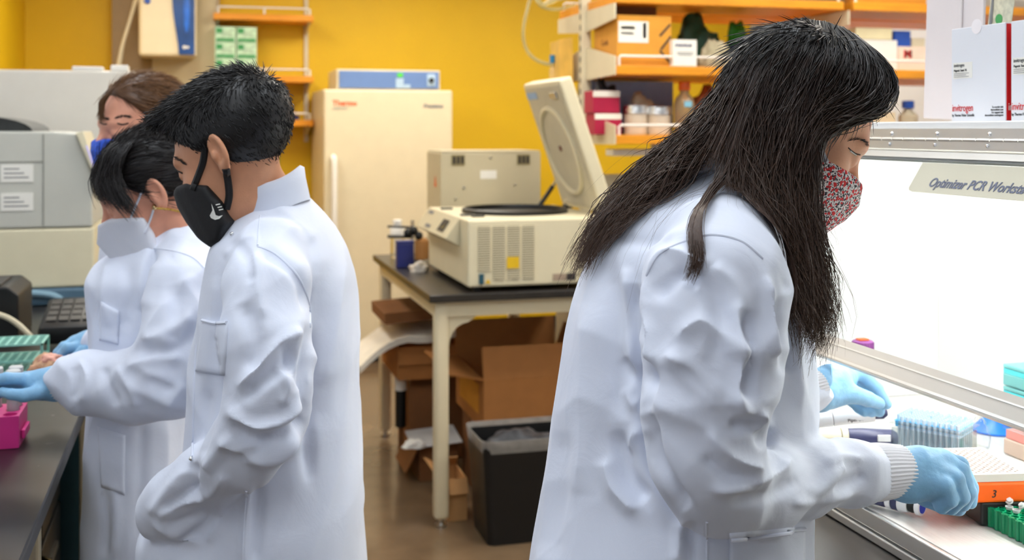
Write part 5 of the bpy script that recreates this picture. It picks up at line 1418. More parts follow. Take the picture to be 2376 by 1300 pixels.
def legs(parent, hips, feet, z_top, m=None):
    for (hx, hd_), (fx, fd, toe) in zip(hips, feet):
        pts = [(hx, hd_, z_top), (hx * .5 + fx * .5, hd_ * .5 + fd * .5, .5), (fx, fd, .09)]
        V, Q = nets(lambda P: chain(P, pts, (.078, .064, .05), .02), [axis(min(hx, fx) - .12, max(hx, fx) + .12, .012), axis(min(hd_, fd) - .12, max(hd_, fd) + .12, .012), axis(.02, z_top + .11, .012)])
        cam_obj('trouser_leg', V, Q, m or M_jean, parent)
        V, Q = nets(lambda P: smax(smin(chain(P, [(fx, fd, .06), (fx + toe[0] * .16, fd + toe[1] * .16, .035)], (.046, .04), .02), chain(P, [(fx, fd, .1), (fx, fd, .06)], (.044, .044)), .02), .001 - P[:, 2], .004), [axis(fx - .27, fx + .27, .008), axis(fd - .27, fd + .27, .008), axis(-.012, .17, .008)])
        cam_obj('shoe', V, Q, M_shoe, parent)
# ------------------------------------------------------------------ woman at the workstation
person('w1', (0.20, 1.48))
HF = head_frame(1828, 296, 1.45, 38, 2, 1); SC1 = .97
neck = PX([(1800, 330, 1.455, .052), (1735, 400, 1.465, .056), (1690, 470, 1.47, .07)])
arm_n = PX([(1665, 600, 1.30, .045), (1650, 850, 1.225, .04), (1645, 1080, 1.21, .034), (1800, 1118, 1.30, .022), (1900, 1104, 1.355, .018), (2060, 1092, 1.41, .017)])
arm_f = PX([(1690, 600, 1.64, .045), (1730, 800, 1.70, .045), (1750, 945, 1.73, .034), (1890, 905, 1.81, .018)])
tor = PX([(1690, 490, 1.47, .075), (1600, 700, 1.47, .11), (1560, 1000, 1.47, .11), (1560, 1250, 1.47, .11)])
fn_body = figure(HF, SC1, neck, (tor, arm_n, arm_f), k=.025)
p1, BV, BQ = body_object('woman with long dark hair and floral mask working at the hood', fn_body, HF, (-.02, 1.14, .95), (.60, 1.86, 1.72), M_skin, .0021)
bb1 = bvh_of(BV, BQ)
# coat
torso = loft(rows_px([(1500, 1200, 1878, .25), (1300, 1228, 1868, .235), (1100, 1262, 1872, .20), (950, 1285, 1884, .19), (800, 1308, 1878, .185), (700, 1330, 1868, .185), (620, 1358, 1850, .182), (550, 1392, 1815, .175), (490, 1440, 1785, .15), (440, 1500, 1765, .11), (405, 1570, 1745, .08), (378, 1625, 1725, .066)], 1.47), 2.3)
slv = PX([(1668, 585, 1.325, .070), (1662, 680, 1.255, .078), (1652, 800, 1.225, .074), (1640, 930, 1.205, .064), (1640, 1060, 1.205, .059), (1668, 1128, 1.225, .052), (1760, 1130, 1.28, .046), (1880, 1106, 1.35, .040), (1980, 1098, 1.385, .036), (2040, 1094, 1.405, .031)])
slf = PX([(1700, 585, 1.62, .070), (1730, 750, 1.68, .07), (1745, 930, 1.72, .06), (1800, 930, 1.76, .05), (1880, 908, 1.81, .038)])
def fn_coat(P):
    d = smin(torso(P), chain(P, *slv, .03), .009)
    return smin(d, chain(P, *slf, .03), .03)
V, Q = nets(fn_coat, [axis(-.06, .54, .0036), axis(1.12, 1.92, .0036), axis(.62, 1.53, .0036)])
V = relax(V, Q, 2); N = vnormals(V, Q)
FO = [
 ([(1495, 650), (1540, 585), (1610, 600), (1640, 625)], .012, 22), ([(1520, 690), (1570, 640), (1620, 660)], -.012, 20),
 ([(1500, 640), (1490, 720), (1505, 780), (1500, 860)], .012, 16), ([(1478, 660), (1470, 760), (1490, 860), (1495, 960)], -.020, 20),
 ([(1500, 960), (1515, 1060), (1555, 1140), (1590, 1190)], -.020, 20),
 ([(1545, 815), (1600, 860), (1680, 930), (1760, 975)], .016, 26), ([(1560, 790), (1630, 745), (1700, 800), (1740, 830)], .010, 26), ([(1575, 850), (1650, 905), (1720, 960)], -.013, 20),
 ([(1700, 700), (1720, 800), (1715, 900), (1705, 960)], .014, 22), ([(1735, 720), (1745, 830), (1735, 930)], -.014, 20),
 ([(1780, 640), (1790, 760), (1800, 830)], .014, 18), ([(1815, 690), (1820, 790), (1830, 870)], -.012, 18), ([(1760, 960), (1775, 985), (1765, 1010)], .016, 18),
 ([(1600, 640), (1660, 700), (1670, 780), (1650, 850)], -.009, 30), ([(1650, 620), (1700, 660), (1730, 740)], .008, 24),
 ([(1700, 1000), (1760, 985), (1790, 1040)], -.014, 20), ([(1640, 1000), (1700, 1060), (1780, 1090)], .011, 22), ([(1630, 1060), (1690, 1110), (1760, 1120)], -.009, 18),
 ([(1650, 1140), (1720, 1130), (1800, 1100), (1840, 1060)], .010, 18), ([(1700, 1170), (1790, 1150), (1860, 1110)], -.007, 18), ([(1880, 1150), (1930, 1110), (1960, 1080)], .008, 18), ([(1910, 1080), (1960, 1060), (2000, 1070)], .006, 14), ([(1840, 1170), (1900, 1165), (1980, 1150)], .006, 16), ([(1930, 1140), (1980, 1120), (2010, 1100)], -.006, 14),
 ([(1400, 600), (1420, 720), (1430, 850), (1440, 980)], -.012, 34), ([(1360, 700), (1355, 850), (1350, 1000), (1340, 1150)], .010, 38), ([(1450, 620), (1465, 760), (1460, 860)], .012, 26),
 ([(1430, 1000), (1450, 1100), (1500, 1165)], -.016, 22), ([(1400, 1060), (1420, 1130), (1480, 1190)], .010, 26), ([(1440, 900), (1470, 940), (1500, 900)], .008, 20), ([(1440, 830), (1460, 870), (1500, 880)], -.010, 18), ([(1450, 1050), (1470, 1010), (1500, 1000)], .008, 18),
 ([(1300, 1000), (1290, 1150), (1270, 1300)], -.008, 30), ([(1580, 1210), (1575, 1260), (1570, 1310)], .010, 18), ([(1600, 1220), (1605, 1300), (1600, 1380)], -.009, 18), ([(1860, 700), (1850, 800), (1855, 950)], .008, 22), ([(1830, 560), (1845, 680)], -.01, 20),
 ([(1420, 540), (1480, 560), (1560, 560)], -.006, 22), ([(1500, 500), (1580, 480), (1650, 440)], .005, 24),
]
V = crease_coat(V, Q, FO, torso, (slv, slf), .008, .0085, 3)
coat1 = cam_obj('lab_coat', V, Q, M_coat, p1); coat1['label'] = 'white cotton lab coat'
bv = bvh_of(V, Q)
patch(bv, ((1692, 1238), (1866, 1222), (1862, 1420), (1690, 1430)), 24, 24, .004, 'pocket', M_coat, coat1)
seam(bv, [(1695, 1246), (1750, 1240), (1800, 1234), (1862, 1228)], .0022, 'pocket_hem', M_coat, coat1, off=.004)
seam(bv, [(1640, 1212), (1640, 1300), (1636, 1400)], .0016, 'side_seam', M_coat, coat1)
seam(bv, [(1500, 640), (1530, 590), (1590, 560), (1650, 545), (1720, 560), (1770, 600)], .0016, 'shoulder_seam', M_coat, coat1)
# standing collar
cx_, cd_, cz_ = cpt(1676, 385, 1.468)
col = []; Qc = []
nn_ = 40
for j, (dz, g) in enumerate(((-.02, .0), (.012, .0), (.026, -.004), (.012, -.008), (-.02, -.008))):
    for i in range(nn_):
        a = 2 * math.pi * i / nn_; t = math.cos(a)
        col.append((cx_ + (.066 + g) * t + dz * .30, cd_ + (.068 + g) * math.sin(a), cz_ + dz - .012 * t))
for j in range(4):
    for i in range(nn_): Qc.append((j * nn_ + i, j * nn_ + (i + 1) % nn_, (j + 1) * nn_ + (i + 1) % nn_, (j + 1) * nn_ + i))
cam_obj('collar', np.array(col), np.array(Qc), M_coat, coat1)
# ribbed knit cuffs
def cuff(path, rad, name, parent, ribs=44, amp=.0011):
    c = resample(path, 22); T = np.gradient(c, axis=0); T /= np.linalg.norm(T, axis=1)[:, None]
    A = np.cross(T, np.array([[0, 0, 1.0]])); A /= np.linalg.norm(A, axis=1)[:, None]; B = np.cross(T, A)
    n = ribs * 4; an = 2 * math.pi * np.arange(n) / n; r = np.interp(np.linspace(0, 1, 22), np.linspace(0, 1, len(rad)), rad)
    rr = r[:, None] * 1.0 + amp * np.cos(an * ribs)[None]
    Vc = c[:, None] + rr[..., None] * (A[:, None] * np.cos(an)[None, :, None] + B[:, None] * np.sin(an)[None, :, None])
    inner = c[-1] + (r[-1] - .004) * (A[-1] * np.cos(an)[:, None] + B[-1] * np.sin(an)[:, None]); inner2 = inner - T[-1] * .012
    Vc = np.concatenate([Vc.reshape(-1, 3), inner, inner2]); g = np.arange(24 * n).reshape(24, n)
    Qc = np.stack([g[:-1], np.roll(g, -1, 1)[:-1], np.roll(g, -1, 1)[1:], g[1:]], -1).reshape(-1, 4)
    return cam_obj(name, Vc, Qc, M_knit, parent)
cuff([cpt(2012, 1098, 1.395), cpt(2050, 1094, 1.405), cpt(2092, 1092, 1.415)], (.0335, .0345, .034, .033, .0315, .0305), 'cuff', coat1)
cuff([cpt(1840, 915, 1.785), cpt(1865, 908, 1.80), cpt(1886, 902, 1.815)], (.036, .035, .033), 'cuff', coat1)
# gloves
g1, _ = glove('glove', M_glove, p1,
  [PX([(2150, 1120, 1.398, .012), (2192, 1128, 1.392, .0115), (2204, 1158, 1.395, .0105), (2184, 1176, 1.405, .0095)]),
   PX([(2165, 1098, 1.408, .012), (2216, 1112, 1.402, .0118), (2230, 1152, 1.405, .0108), (2206, 1178, 1.415, .0098)]),
   PX([(2180, 1074, 1.425, .012), (2228, 1094, 1.420, .0118), (2246, 1142, 1.422, .0108), (2234, 1170, 1.428, .0098)]),
   PX([(2185, 1066, 1.448, .012), (2226, 1080, 1.446, .0115), (2250, 1132, 1.444, .0108), (2250, 1164, 1.440, .0096)]),
   PX([(2112, 1128, 1.450, .015), (2150, 1154, 1.455, .0128), (2190, 1172, 1.448, .0115), (2224, 1180, 1.440, .0098)])],
  [PX([(2040, 1094, 1.405, .024), (2088, 1092, 1.415, .026), (2135, 1082, 1.418, .0235), (2182, 1076, 1.425, .0185)]), PX([(2060, 1100, 1.41, .024), (2110, 1118, 1.415, .024), (2162, 1124, 1.412, .020)]), PX([(2110, 1090, 1.445, .022), (2175, 1082, 1.445, .0185)])], wrinkle=.0009, k=.010)
g2, _ = glove('glove', M_glove, p1,
  [PX([(1935, 915, 1.835, .021), (1975, 914, 1.838, .016), (2014, 926, 1.85, .0125), (2040, 936, 1.865, .0098)]),
   PX([(1955, 868, 1.885, .013), (1998, 868, 1.895, .0118), (2034, 900, 1.90, .0108), (2056, 938, 1.90, .0095)]),
   PX([(1958, 878, 1.905, .013), (2000, 884, 1.915, .0118), (2026, 920, 1.915, .0108), (2040, 955, 1.91, .0098)]),
   PX([(1952, 895, 1.918, .0125), (1990, 905, 1.925, .0115), (2008, 938, 1.92, .0105), (2022, 956, 1.912, .0095)]),
   PX([(1945, 912, 1.925, .0115), (1972, 926, 1.93, .0105), (1992, 946, 1.925, .0095), (2006, 956, 1.915, .0088)])],
  [PX([(1858, 912, 1.795, .027), (1895, 905, 1.825, .031), (1930, 890, 1.85, .030), (1958, 878, 1.88, .022)]), PX([(1900, 915, 1.84, .026), (1945, 905, 1.89, .020)])], wrinkle=.0009)
# floral mask with loops
def floral():
    m = bpy.data.materials.new('floral_cotton'); m.use_nodes = True; nt = m.node_tree; N_ = nt.nodes; L = nt.links; p = N_['Principled BSDF']
    tc = N_.new('ShaderNodeTexCoord'); ns = N_.new('ShaderNodeTexNoise'); ns.inputs['Scale'].default_value = 130
    mxv = N_.new('ShaderNodeMix'); mxv.data_type = 'VECTOR'; mxv.inputs['Factor'].default_value = .012
    L.new(tc.outputs['Object'], ns.inputs['Vector']); L.new(tc.outputs['Object'], mxv.inputs[4]); L.new(ns.outputs['Color'], mxv.inputs[5])
    def blobs(scale, thr):
        v = N_.new('ShaderNodeTexVoronoi'); v.inputs['Scale'].default_value = scale; L.new(mxv.outputs[1], v.inputs['Vector'])
        c = N_.new('ShaderNodeMath'); c.operation = 'LESS_THAN'; c.inputs[1].default_value = thr; L.new(v.outputs['Distance'], c.inputs[0]); return c
    w = N_.new('ShaderNodeTexNoise'); w.inputs['Scale'].default_value = 420; w.inputs['Detail'].default_value = 1; L.new(tc.outputs['Object'], w.inputs['Vector'])
    dk = N_.new('ShaderNodeMath'); dk.operation = 'GREATER_THAN'; dk.inputs[1].default_value = .53; L.new(w.outputs['Fac'], dk.inputs[0])
    m1 = N_.new('ShaderNodeMix'); m1.data_type = 'RGBA'; m1.inputs[6].default_value = (.90, .84, .82, 1); m1.inputs[7].default_value = (.02, .018, .03, 1); L.new(dk.outputs[0], m1.inputs['Factor'])
    m2 = N_.new('ShaderNodeMix'); m2.data_type = 'RGBA'; m2.inputs[7].default_value = (.68, .02, .025, 1); L.new(m1.outputs[2], m2.inputs[6]); L.new(blobs(165, .40).outputs[0], m2.inputs['Factor'])
    L.new(m2.outputs[2], p.inputs['Base Color']); p.inputs['Roughness'].default_value = .8
    return m
PROF1 = [(.030, -.022), (.062, -.008), (.100, -.002), (.122, -.002), (.140, -.024), (.136, -.052), (.120, -.088), (.098, -.112), (.072, -.118), (.044, -.100), (.028, -.065)]
WT1 = [(.0, .074), (.05, .072), (.08, .062), (.11, .042), (.13, .020), (.145, .008)]
def mask_obj(name, m, parent, HF, prof, wt, h=.0022, sc=1.0, post=None):
    fn = lambda P: mask_sdf(to_head(P, HF, sc), prof, wt) * sc
    c = from_head((.075, 0, -.06), HF, sc)
    V, Q = nets(fn, [axis(c[i] - .125, c[i] + .125, h) for i in range(3)]); V = relax(V, Q, 2)
    N = vnormals(V, Q); V = ripple(V, N, .0012, 60, 2)
    return cam_obj(name, V, Q, m, parent), V, Q
mk1, MV, MQ = mask_obj('face_mask', floral(), p1, HF, PROF1, WT1, sc=SC1); mk1['label'] = 'red, black and white floral face mask'
mb1 = bvh_of(np.concatenate([MV, BV]), np.concatenate([MQ, BQ + len(MV)]))
M_loop = mat('ear_loop', S(220, 224, 234), .6)
seam(mb1, [(1916, 378), (1908, 354), (1900, 332), (1892, 314)], .0032, 'ear_loop', M_loop, mk1, off=.002)
# eye, lashes, brow
def facial(bv_, pts, r, name, m, parent, flat=1.0):
    return seam(bv_, pts, r, name, m, parent, 6, .0005)
facial(bb1, [(1968, 343), (1977, 351), (1986, 357), (1995, 359)], .0007, 'eyelashes', M_brow, p1)
facial(bb1, [(1972, 350), (1979, 355), (1986, 360)], .0010, 'eye', M_eyew, p1)
brow_hairs(bb1, [(1966, 328), (1986, 323), (2003, 328), (2011, 338)], 60, 9, 'eyebrow', M_brow, p1, 3, .00028)
# long hair
def hair_cap(q, th=.012):
    d = ell(q, (-.014, 0, .048), (.098 + th, .076 + th, .083 + th))
    X, Z = q[:, 0], q[:, 2]
    cut = (X - .0) * .80 - (Z - .048) * .60 - .036     # forehead / face side plane
    cut2 = -(Z + .055)
    return smax(smax(d, cut, .012), cut2, .02)
K = 1.0
gA = [(1985, 82, 1.455), (2045, 140, 1.405), (2078, 205, 1.39), (2040, 262, 1.368), (1940, 280, 1.352), (1885, 318, 1.346), (1872, 430, 1.34), (1890, 560, 1.325), (1915, 680, 1.32), (1922, 745, 1.32), (1885, 815, 1.32)]
gB = [(1955, 66, 1.455), (2000, 130, 1.39), (1985, 210, 1.365), (1905, 265, 1.352), (1862, 330, 1.343), (1852, 440, 1.335), (1868, 560, 1.32), (1900, 670, 1.315), (1905, 740, 1.315), (1878, 835, 1.315)]
gC = [(1915, 52, 1.455), (1925, 130, 1.375), (1885, 220, 1.355), (1845, 310, 1.345), (1825, 420, 1.335), (1838, 550, 1.31), (1868, 680, 1.30), (1888, 760, 1.30), (1882, 820, 1.30)]
gD = [(1880, 48, 1.455), (1850, 120, 1.378), (1800, 225, 1.36), (1775, 335, 1.347), (1765, 430, 1.33), (1795, 540, 1.30), (1832, 650, 1.29), (1860, 740, 1.29), (1880, 800, 1.29)]
gE = [(1860, 48, 1.455), (1805, 120, 1.386), (1750, 235, 1.366), (1728, 330, 1.352), (1728, 410, 1.332), (1760, 510, 1.30), (1800, 610, 1.285), (1830, 700, 1.28)]
gL1 = [(1850, 50, 1.455), (1785, 130, 1.39), (1735, 240, 1.372), (1712, 335, 1.352), (1690, 395, 1.345), (1648, 455, 1.297), (1620, 530, 1.221), (1624, 605, 1.180), (1606, 657, 1.175)]
gL2 = [(1848, 50, 1.455), (1770, 130, 1.396), (1720, 240, 1.38), (1690, 335, 1.36), (1676, 400, 1.345), (1638, 465, 1.290), (1610, 540, 1.215), (1614, 610, 1.178), (1594, 655, 1.176)]
gF = [(1850, 50, 1.455), (1765, 115, 1.41), (1712, 215, 1.395), (1660, 310, 1.385), (1590, 385, 1.375), (1510, 470, 1.375), (1440, 545, 1.375), (1395, 630, 1.375)]
gG = [(1850, 48, 1.46), (1750, 105, 1.43), (1695, 205, 1.42), (1630, 300, 1.42), (1550, 385, 1.42), (1465, 465, 1.41), (1395, 550, 1.41), (1352, 630, 1.41)]
gH = [(1855, 46, 1.47), (1745, 98, 1.465), (1685, 200, 1.465), (1608, 300, 1.465), (1515, 390, 1.46), (1430, 475, 1.45), (1368, 560, 1.44), (1332, 640, 1.44)]
gI = [(1870, 44, 1.48), (1760, 95, 1.50), (1700, 200, 1.52), (1630, 300, 1.52), (1545, 390, 1.51), (1450, 475, 1.49), (1385, 560, 1.48), (1345, 620, 1.48)]
gJ = [(1930, 60, 1.47), (1880, 100, 1.53), (1800, 220, 1.555), (1740, 320, 1.55), (1700, 420, 1.55), (1660, 520, 1.56), (1640, 600, 1.57)]
gK = [(1990, 84, 1.47), (2010, 150, 1.53), (1960, 230, 1.56), (1880, 300, 1.56), (1840, 420, 1.56), (1850, 560, 1.56), (1870, 700, 1.55)]
cv_ = lambda g: [cpt(*q) for q in g]
skull = lambda P: np.minimum(face_sdf(to_head(P, HF, SC1), ear=False) * SC1, chain(P, *neck))
fcap = lambda P: hair_cap(to_head(P, HF, SC1), .001) * SC1
fn_block = lambda P: np.minimum(np.minimum(skull(P), fcap(P)), fn_coat(P))
sets = [sheet_strands([cv_(g) for g in (gA, gB, gC, gD, gE)], 2900, 26, .0050, .013, 1, .75, .32),
        sheet_strands([cv_(g[:6]) for g in (gE, gL1)], 420, 14, .004, .003, 2, .3),
        sheet_strands([cv_(g) for g in (gL1, gL2)], 460, 24, .0017, .003, 3, .5, .1),
        sheet_strands([cv_(g[:5]) for g in (gL2, gF)], 350, 14, .004, .004, 9, .6, .2),
        sheet_strands([cv_(g) for g in (gF, gG, gH, gI)], 2400, 24, .0046, .013, 4, .85, .42),
        sheet_strands([cv_(g) for g in (gI, gJ, gK)], 700, 16, .005, .004, 5, .3)]
if 0: print('LOCK', [(p_, (lambda h: None if h is None else round(h.y, 3))(shoot(bv, *p_)[0])) for p_ in ((1690, 395), (1645, 455), (1618, 530), (1622, 605), (1608, 655), (1500, 470), (1420, 500))])
VV, QQ, TT = [], [], []; o_ = 0
for i, C in enumerate(sets):
    C = push_out(C, fn_block, .004 + ((.004, .006, .004, .006, .006, .002)[i]) * np.clip(np.linspace(-1.2, 1.6, C.shape[1]), 0, 1)[None])
    v, q = strand_mesh(C, NR.uniform(.00055, .0011, len(C)), i); VV.append(v); QQ.append(q + o_); TT.append(tips(C)); o_ += len(v)
fly = sheet_strands([cv_(g) for g in (gA, gC, gE, gF, gH)], 150, 20, .016, .014, 77, 0, .4)
v, q = strand_mesh(push_out(fly, fn_block, .004), .00028, 8); VV.append(v); QQ.append(q + o_); TT.append(tips(fly))
M_hair1 = hair_mat('hair_black_brown', (.010, .008, .0075), (.075, .036, .020))
hair1 = cam_obj('hair', np.concatenate(VV), np.concatenate(QQ), M_hair1, p1); hair1['label'] = 'long loose dark brown hair'
set_tip(hair1, np.concatenate(TT))
# hair mass under the strands: skull cap and swept sheets
c = HF[0] + HF[1] @ np.array([-.012, 0, .045]); 
Vc, Qc = nets(fcap, [axis(c[i] - .14, c[i] + .14, .004) for i in range(3)])
Nc = vnormals(Vc, Qc)
def flow1(p):
    q = to_head(p.astype(np.float32), HF, SC1); f = np.zeros_like(q); f[:, 0] = .25 - np.clip(.06 - q[:, 0], 0, .12) * 4; f[:, 1] = np.sign(q[:, 1]) * .5; f[:, 2] = -.75; return f @ HF[1].T
C = surf_strands(Vc, Nc, 3600, .075, flow1, .05, 8, 61, .07); hq = to_head(C[:, 0].astype(np.float32), HF, SC1); C = C[(hq[:, 2] > .03) & (hq[:, 0] < .045)]
v, q = strand_mesh(C, NR.uniform(.0005, .0010, len(C)), 61); q = q + len(Vc); ncap = len(Vc) + len(v)
Vc = np.concatenate([Vc, v]); Qc = np.concatenate([Qc, q])
Gs = np.stack([resample(cv_(g), 34)[8:19] for g in (gA, gB, gC, gD, gE)]); Gs2 = np.stack([resample(cv_(g), 34)[8:18] for g in (gF, gG, gH, gI)])
parts_v, parts_q = [Vc], [Qc]; o_ = len(Vc)
for G_ in (Gs, Gs2):
    k_, m_ = G_.shape[:2]; fine = np.stack([np.stack([np.interp(np.linspace(0, k_ - 1, 30), np.arange(k_), G_[:, j, c_]) for c_ in range(3)], -1) for j in range(m_)], 1)
    fine = push_out(fine, fn_block, .002); g = np.arange(30 * m_).reshape(30, m_)
    parts_v.append(fine.reshape(-1, 3)); parts_q.append(np.stack([g[:-1, :-1], g[1:, :-1], g[1:, 1:], g[:-1, 1:]], -1).reshape(-1, 4) + o_); o_ += 30 * m_
hb = cam_obj('hair_mass', np.concatenate(parts_v), np.concatenate(parts_q), M_hair1, hair1); set_tip(hb, np.zeros(o_))
legs(p1, ((.15, 1.40), (.18, 1.54)), ((.16, 1.38, (1, 0)), (.18, 1.58, (1, 0))), .85)
# ------------------------------------------------------------------ shared garment pieces
def collar(c, ra, rd, slope, hgt, parent, th=.006, gap=0.0, wave=.004):
    cx_, cd_, cz_ = cpt(*c); n = 48; V = []; prof = ((-.012, 0), (hgt * .6, .001), (hgt, .003), (hgt + .003, -th * .5), (hgt, -th), (hgt * .5, -th), (-.012, -th))
    for dz, g in prof:
        for i in range(n):
            a = 2 * math.pi * i / n; t = math.cos(a)
            V.append((cx_ + (ra + g) * t - slope * dz * .6, cd_ + (rd + g) * math.sin(a), cz_ + dz + slope * ra * t + wave * math.sin(3 * a + 1) * (dz / hgt)))
    Q = [(j * n + i, j * n + (i + 1) % n, (j + 1) * n + (i + 1) % n, (j + 1) * n + i) for j in range(len(prof) - 1) for i in range(n)]
    return cam_obj('collar', np.array(V), np.array(Q), M_coat, parent)
def short_hair(HF, sc, capfn, n, length, flow, lift, m, parent, seed, label, h=.0035, jit=.35, rad=(.0005, .0009), M_=6, ext=.15, tipv=.6):
    f = lambda P: capfn(to_head(P, HF, sc)) * sc
    c = from_head((-.005, 0, .05), HF, sc)
    V, Q = nets(f, [axis(c[i] - ext, c[i] + ext, h) for i in range(3)]); N = vnormals(V, Q)
    fl = lambda p: flow(to_head(p.astype(np.float32), HF, sc)) @ HF[1].T
    ln = (lambda p: length(to_head(p.astype(np.float32), HF, sc))) if callable(length) else length
    C = surf_strands(V, N, n, ln, fl, lift, M_, seed, jit)
    v, q = strand_mesh(C, NR.uniform(*rad, len(C)), seed)
    o = cam_obj('hair', np.concatenate([V, v]), np.concatenate([Q, q + len(V)]), m, parent); o['label'] = label
    set_tip(o, np.concatenate([np.zeros(len(V)), tips(C) * tipv])); return o

# ------------------------------------------------------------------ man with the black mask
person('man', (-.42, 1.88))
HF2 = head_frame(553, 362, 1.80, 30, 15, -1); SC2 = .97
neck2 = PX([(568, 395, 1.81, .054), (604, 470, 1.835, .052), (640, 560, 1.86, .06)])
tor2 = PX([(655, 600, 1.86, .075), (650, 800, 1.86, .10), (640, 1250, 1.86, .10)])
arm2n = PX([(630, 625, 1.74, .036), (615, 760, 1.635, .036), (622, 920, 1.61, .034), (560, 1045, 1.635, .030), (420, 1160, 1.71, .025)])
arm2f = PX([(610, 620, 1.96, .036), (608, 800, 1.99, .036), (585, 980, 1.985, .032)])
fn_b2 = figure(HF2, SC2, neck2, (tor2, arm2n, arm2f), False)
p2, BV, BQ = body_object('man with short black hair and black mask, hand in coat pocket', fn_b2, HF2, (-.70, 1.52, .72), (-.24, 2.14, 1.66), M_skin2, .0024)
bb2 = bvh_of(BV, BQ)
tor_f = loft(rows_px([(1560, 330, 852, .225), (1300, 338, 846, .215), (1205, 345, 841, .21), (1140, 400, 839, .195), (1080, 438, 838, .185), (1000, 446, 836, .18), (860, 450, 832, .176), (720, 474, 828, .178), (640, 490, 818, .178), (580, 500, 800, .17), (535, 514, 775, .145), (500, 532, 752, .112), (470, 560, 724, .08), (445, 592, 700, .060)], 1.86), 2.4)
slv2 = PX([(628, 590, 1.735, .058), (618, 680, 1.665, .061), (620, 780, 1.625, .060), (628, 880, 1.605, .058), (612, 975, 1.605, .057), (560, 1048, 1.63, .053), (490, 1102, 1.685, .046), (420, 1160, 1.70, .048), (385, 1192, 1.715, .044)])
slf2 = PX([(610, 590, 1.97, .056), (610, 760, 1.99, .056), (590, 960, 1.99, .052), (520, 1080, 1.96, .046)])
def fn_c2(P):
    d = smin(tor_f(P), chain(P, *slv2, .03), .009)
    return smin(d, chain(P, *slf2, .03), .03)
V, Q = nets(fn_c2, [axis(-.68, -.20, .0042), axis(1.50, 2.16, .0042), axis(.64, 1.50, .0042)])
V = relax(V, Q, 2); N = vnormals(V, Q)
FO2 = [([(600, 575), (650, 600), (700, 650), (722, 720)], -.012, 16), ([(585, 580), (600, 660), (610, 740)], .010, 24), ([(560, 700), (590, 790), (575, 860)], -.010, 24),
 ([(548, 905), (600, 850), (660, 790), (705, 770)], .014, 20), ([(560, 930), (630, 870), (700, 820)], -.013, 18), ([(655, 800), (690, 860), (700, 910)], -.010, 16), ([(650, 850), (668, 900), (650, 940)], .009, 16),
 ([(530, 950), (580, 990), (650, 980), (712, 930)], .014, 18), ([(535, 985), (600, 1025), (680, 1000), (715, 965)], -.016, 18), ([(510, 1020), (580, 1062), (650, 1060), (705, 1010)], .012, 18), ([(545, 1060), (600, 1050), (620, 1020)], -.008, 14),
 ([(470, 1090), (500, 1060), (540, 1010)], .010, 18), ([(450, 1075), (440, 1130), (470, 1160)], -.012, 16), ([(520, 1100), (500, 1140), (470, 1150)], .008, 16),
 ([(345, 1198), (390, 1140), (440, 1085)], .010, 18), ([(365, 1205), (420, 1170), (480, 1160)], .010, 14), ([(350, 1215), (410, 1245), (470, 1262)], .009, 14), ([(380, 1185), (430, 1150), (460, 1120)], -.009, 14), ([(390, 1225), (450, 1205), (500, 1190)], -.008, 14), ([(480, 1260), (505, 1220), (512, 1180)], .010, 14),
 ([(740, 640), (732, 800), (722, 1000)], -.010, 24), ([(800, 600), (780, 760), (750, 900)], .009, 28), ([(765, 700), (755, 850), (745, 1000)], -.006, 22), ([(720, 760), (718, 880), (716, 1000), (720, 1120)], -.014, 18), ([(580, 1130), (572, 1220), (566, 1310)], .010, 12), ([(600, 1130), (596, 1220), (592, 1310)], -.008, 14),
 ([(500, 640), (492, 760), (478, 900)], .006, 18), ([(478, 900), (470, 1000), (462, 1060)], -.008, 18), ([(540, 560), (575, 600), (585, 660)], -.008, 16), ([(640, 480), (690, 520), (730, 560)], .005, 20), ([(520, 600), (560, 560), (600, 545)], .006, 16)]
V = crease_coat(V, Q, FO2, tor_f, (slv2, slf2), .007, .0085, 8, -1)
coat2 = cam_obj('lab_coat', V, Q, M_coat, p2); coat2['label'] = 'white lab coat with standing collar'
bv = bvh_of(V, Q)
collar((624, 486, 1.842), .064, .073, .46, .036, coat2)
patch(bv, ((472, 742), (532, 748), (522, 872), (456, 862)), 14, 18, .0045, 'chest_pocket', M_coat, coat2)
seam(bv, [(474, 744), (500, 750), (530, 750)], .003, 'pocket_hem', M_coat, coat2, off=.003)
seam(bv, [(598, 572), (640, 590), (690, 640), (716, 700), (720, 760)], .0018, 'armhole_seam', M_coat, coat2)
seam(bv, [(598, 570), (600, 540), (604, 500)], .0018, 'shoulder_seam', M_coat, coat2)
seam(bv, [(455, 800), (450, 900), (448, 1000), (446, 1060)], .0022, 'front_placket', M_coat, coat2)
seam(bv, [(572, 1140), (566, 1220), (562, 1310)], .0018, 'side_seam', M_coat, coat2)
for q_ in ((540, 545), (446, 1066)):
    h_, n_ = shoot(bv, *q_)
    if h_ is not None:
        w_ = Vector(to_world(np.array([h_ + n_ * .002]))[0]) - Vector(ROOT); MB().ball(w_, .0035, 2).build('snap_button', M_chrome, coat2, smooth=True)
M_mblack = mat('black_neoprene', S(16, 16, 18), .6, var=.1, bump=.1, bscale=200)
PROF2 = [(.040, -.030), (.072, -.006), (.102, .002), (.122, .000), (.136, -.022), (.132, -.055), (.118, -.088), (.096, -.116), (.066, -.120), (.040, -.100), (.034, -.065)]
WT2 = [(.0, .078), (.05, .073), (.08, .063), (.11, .044), (.13, .022), (.145, .008)]
mk2, MV, MQ = mask_obj('face_mask', M_mblack, p2, HF2, PROF2, WT2, sc=SC2); mk2['label'] = 'black face mask with a white tick mark'
mb2 = bvh_of(np.concatenate([MV, BV]), np.concatenate([MQ, BQ + len(MV)]))
seam(mb2, [(477, 340), (472, 375), (462, 405), (448, 440)], .0062, 'ear_loop', M_mblack, mk2)
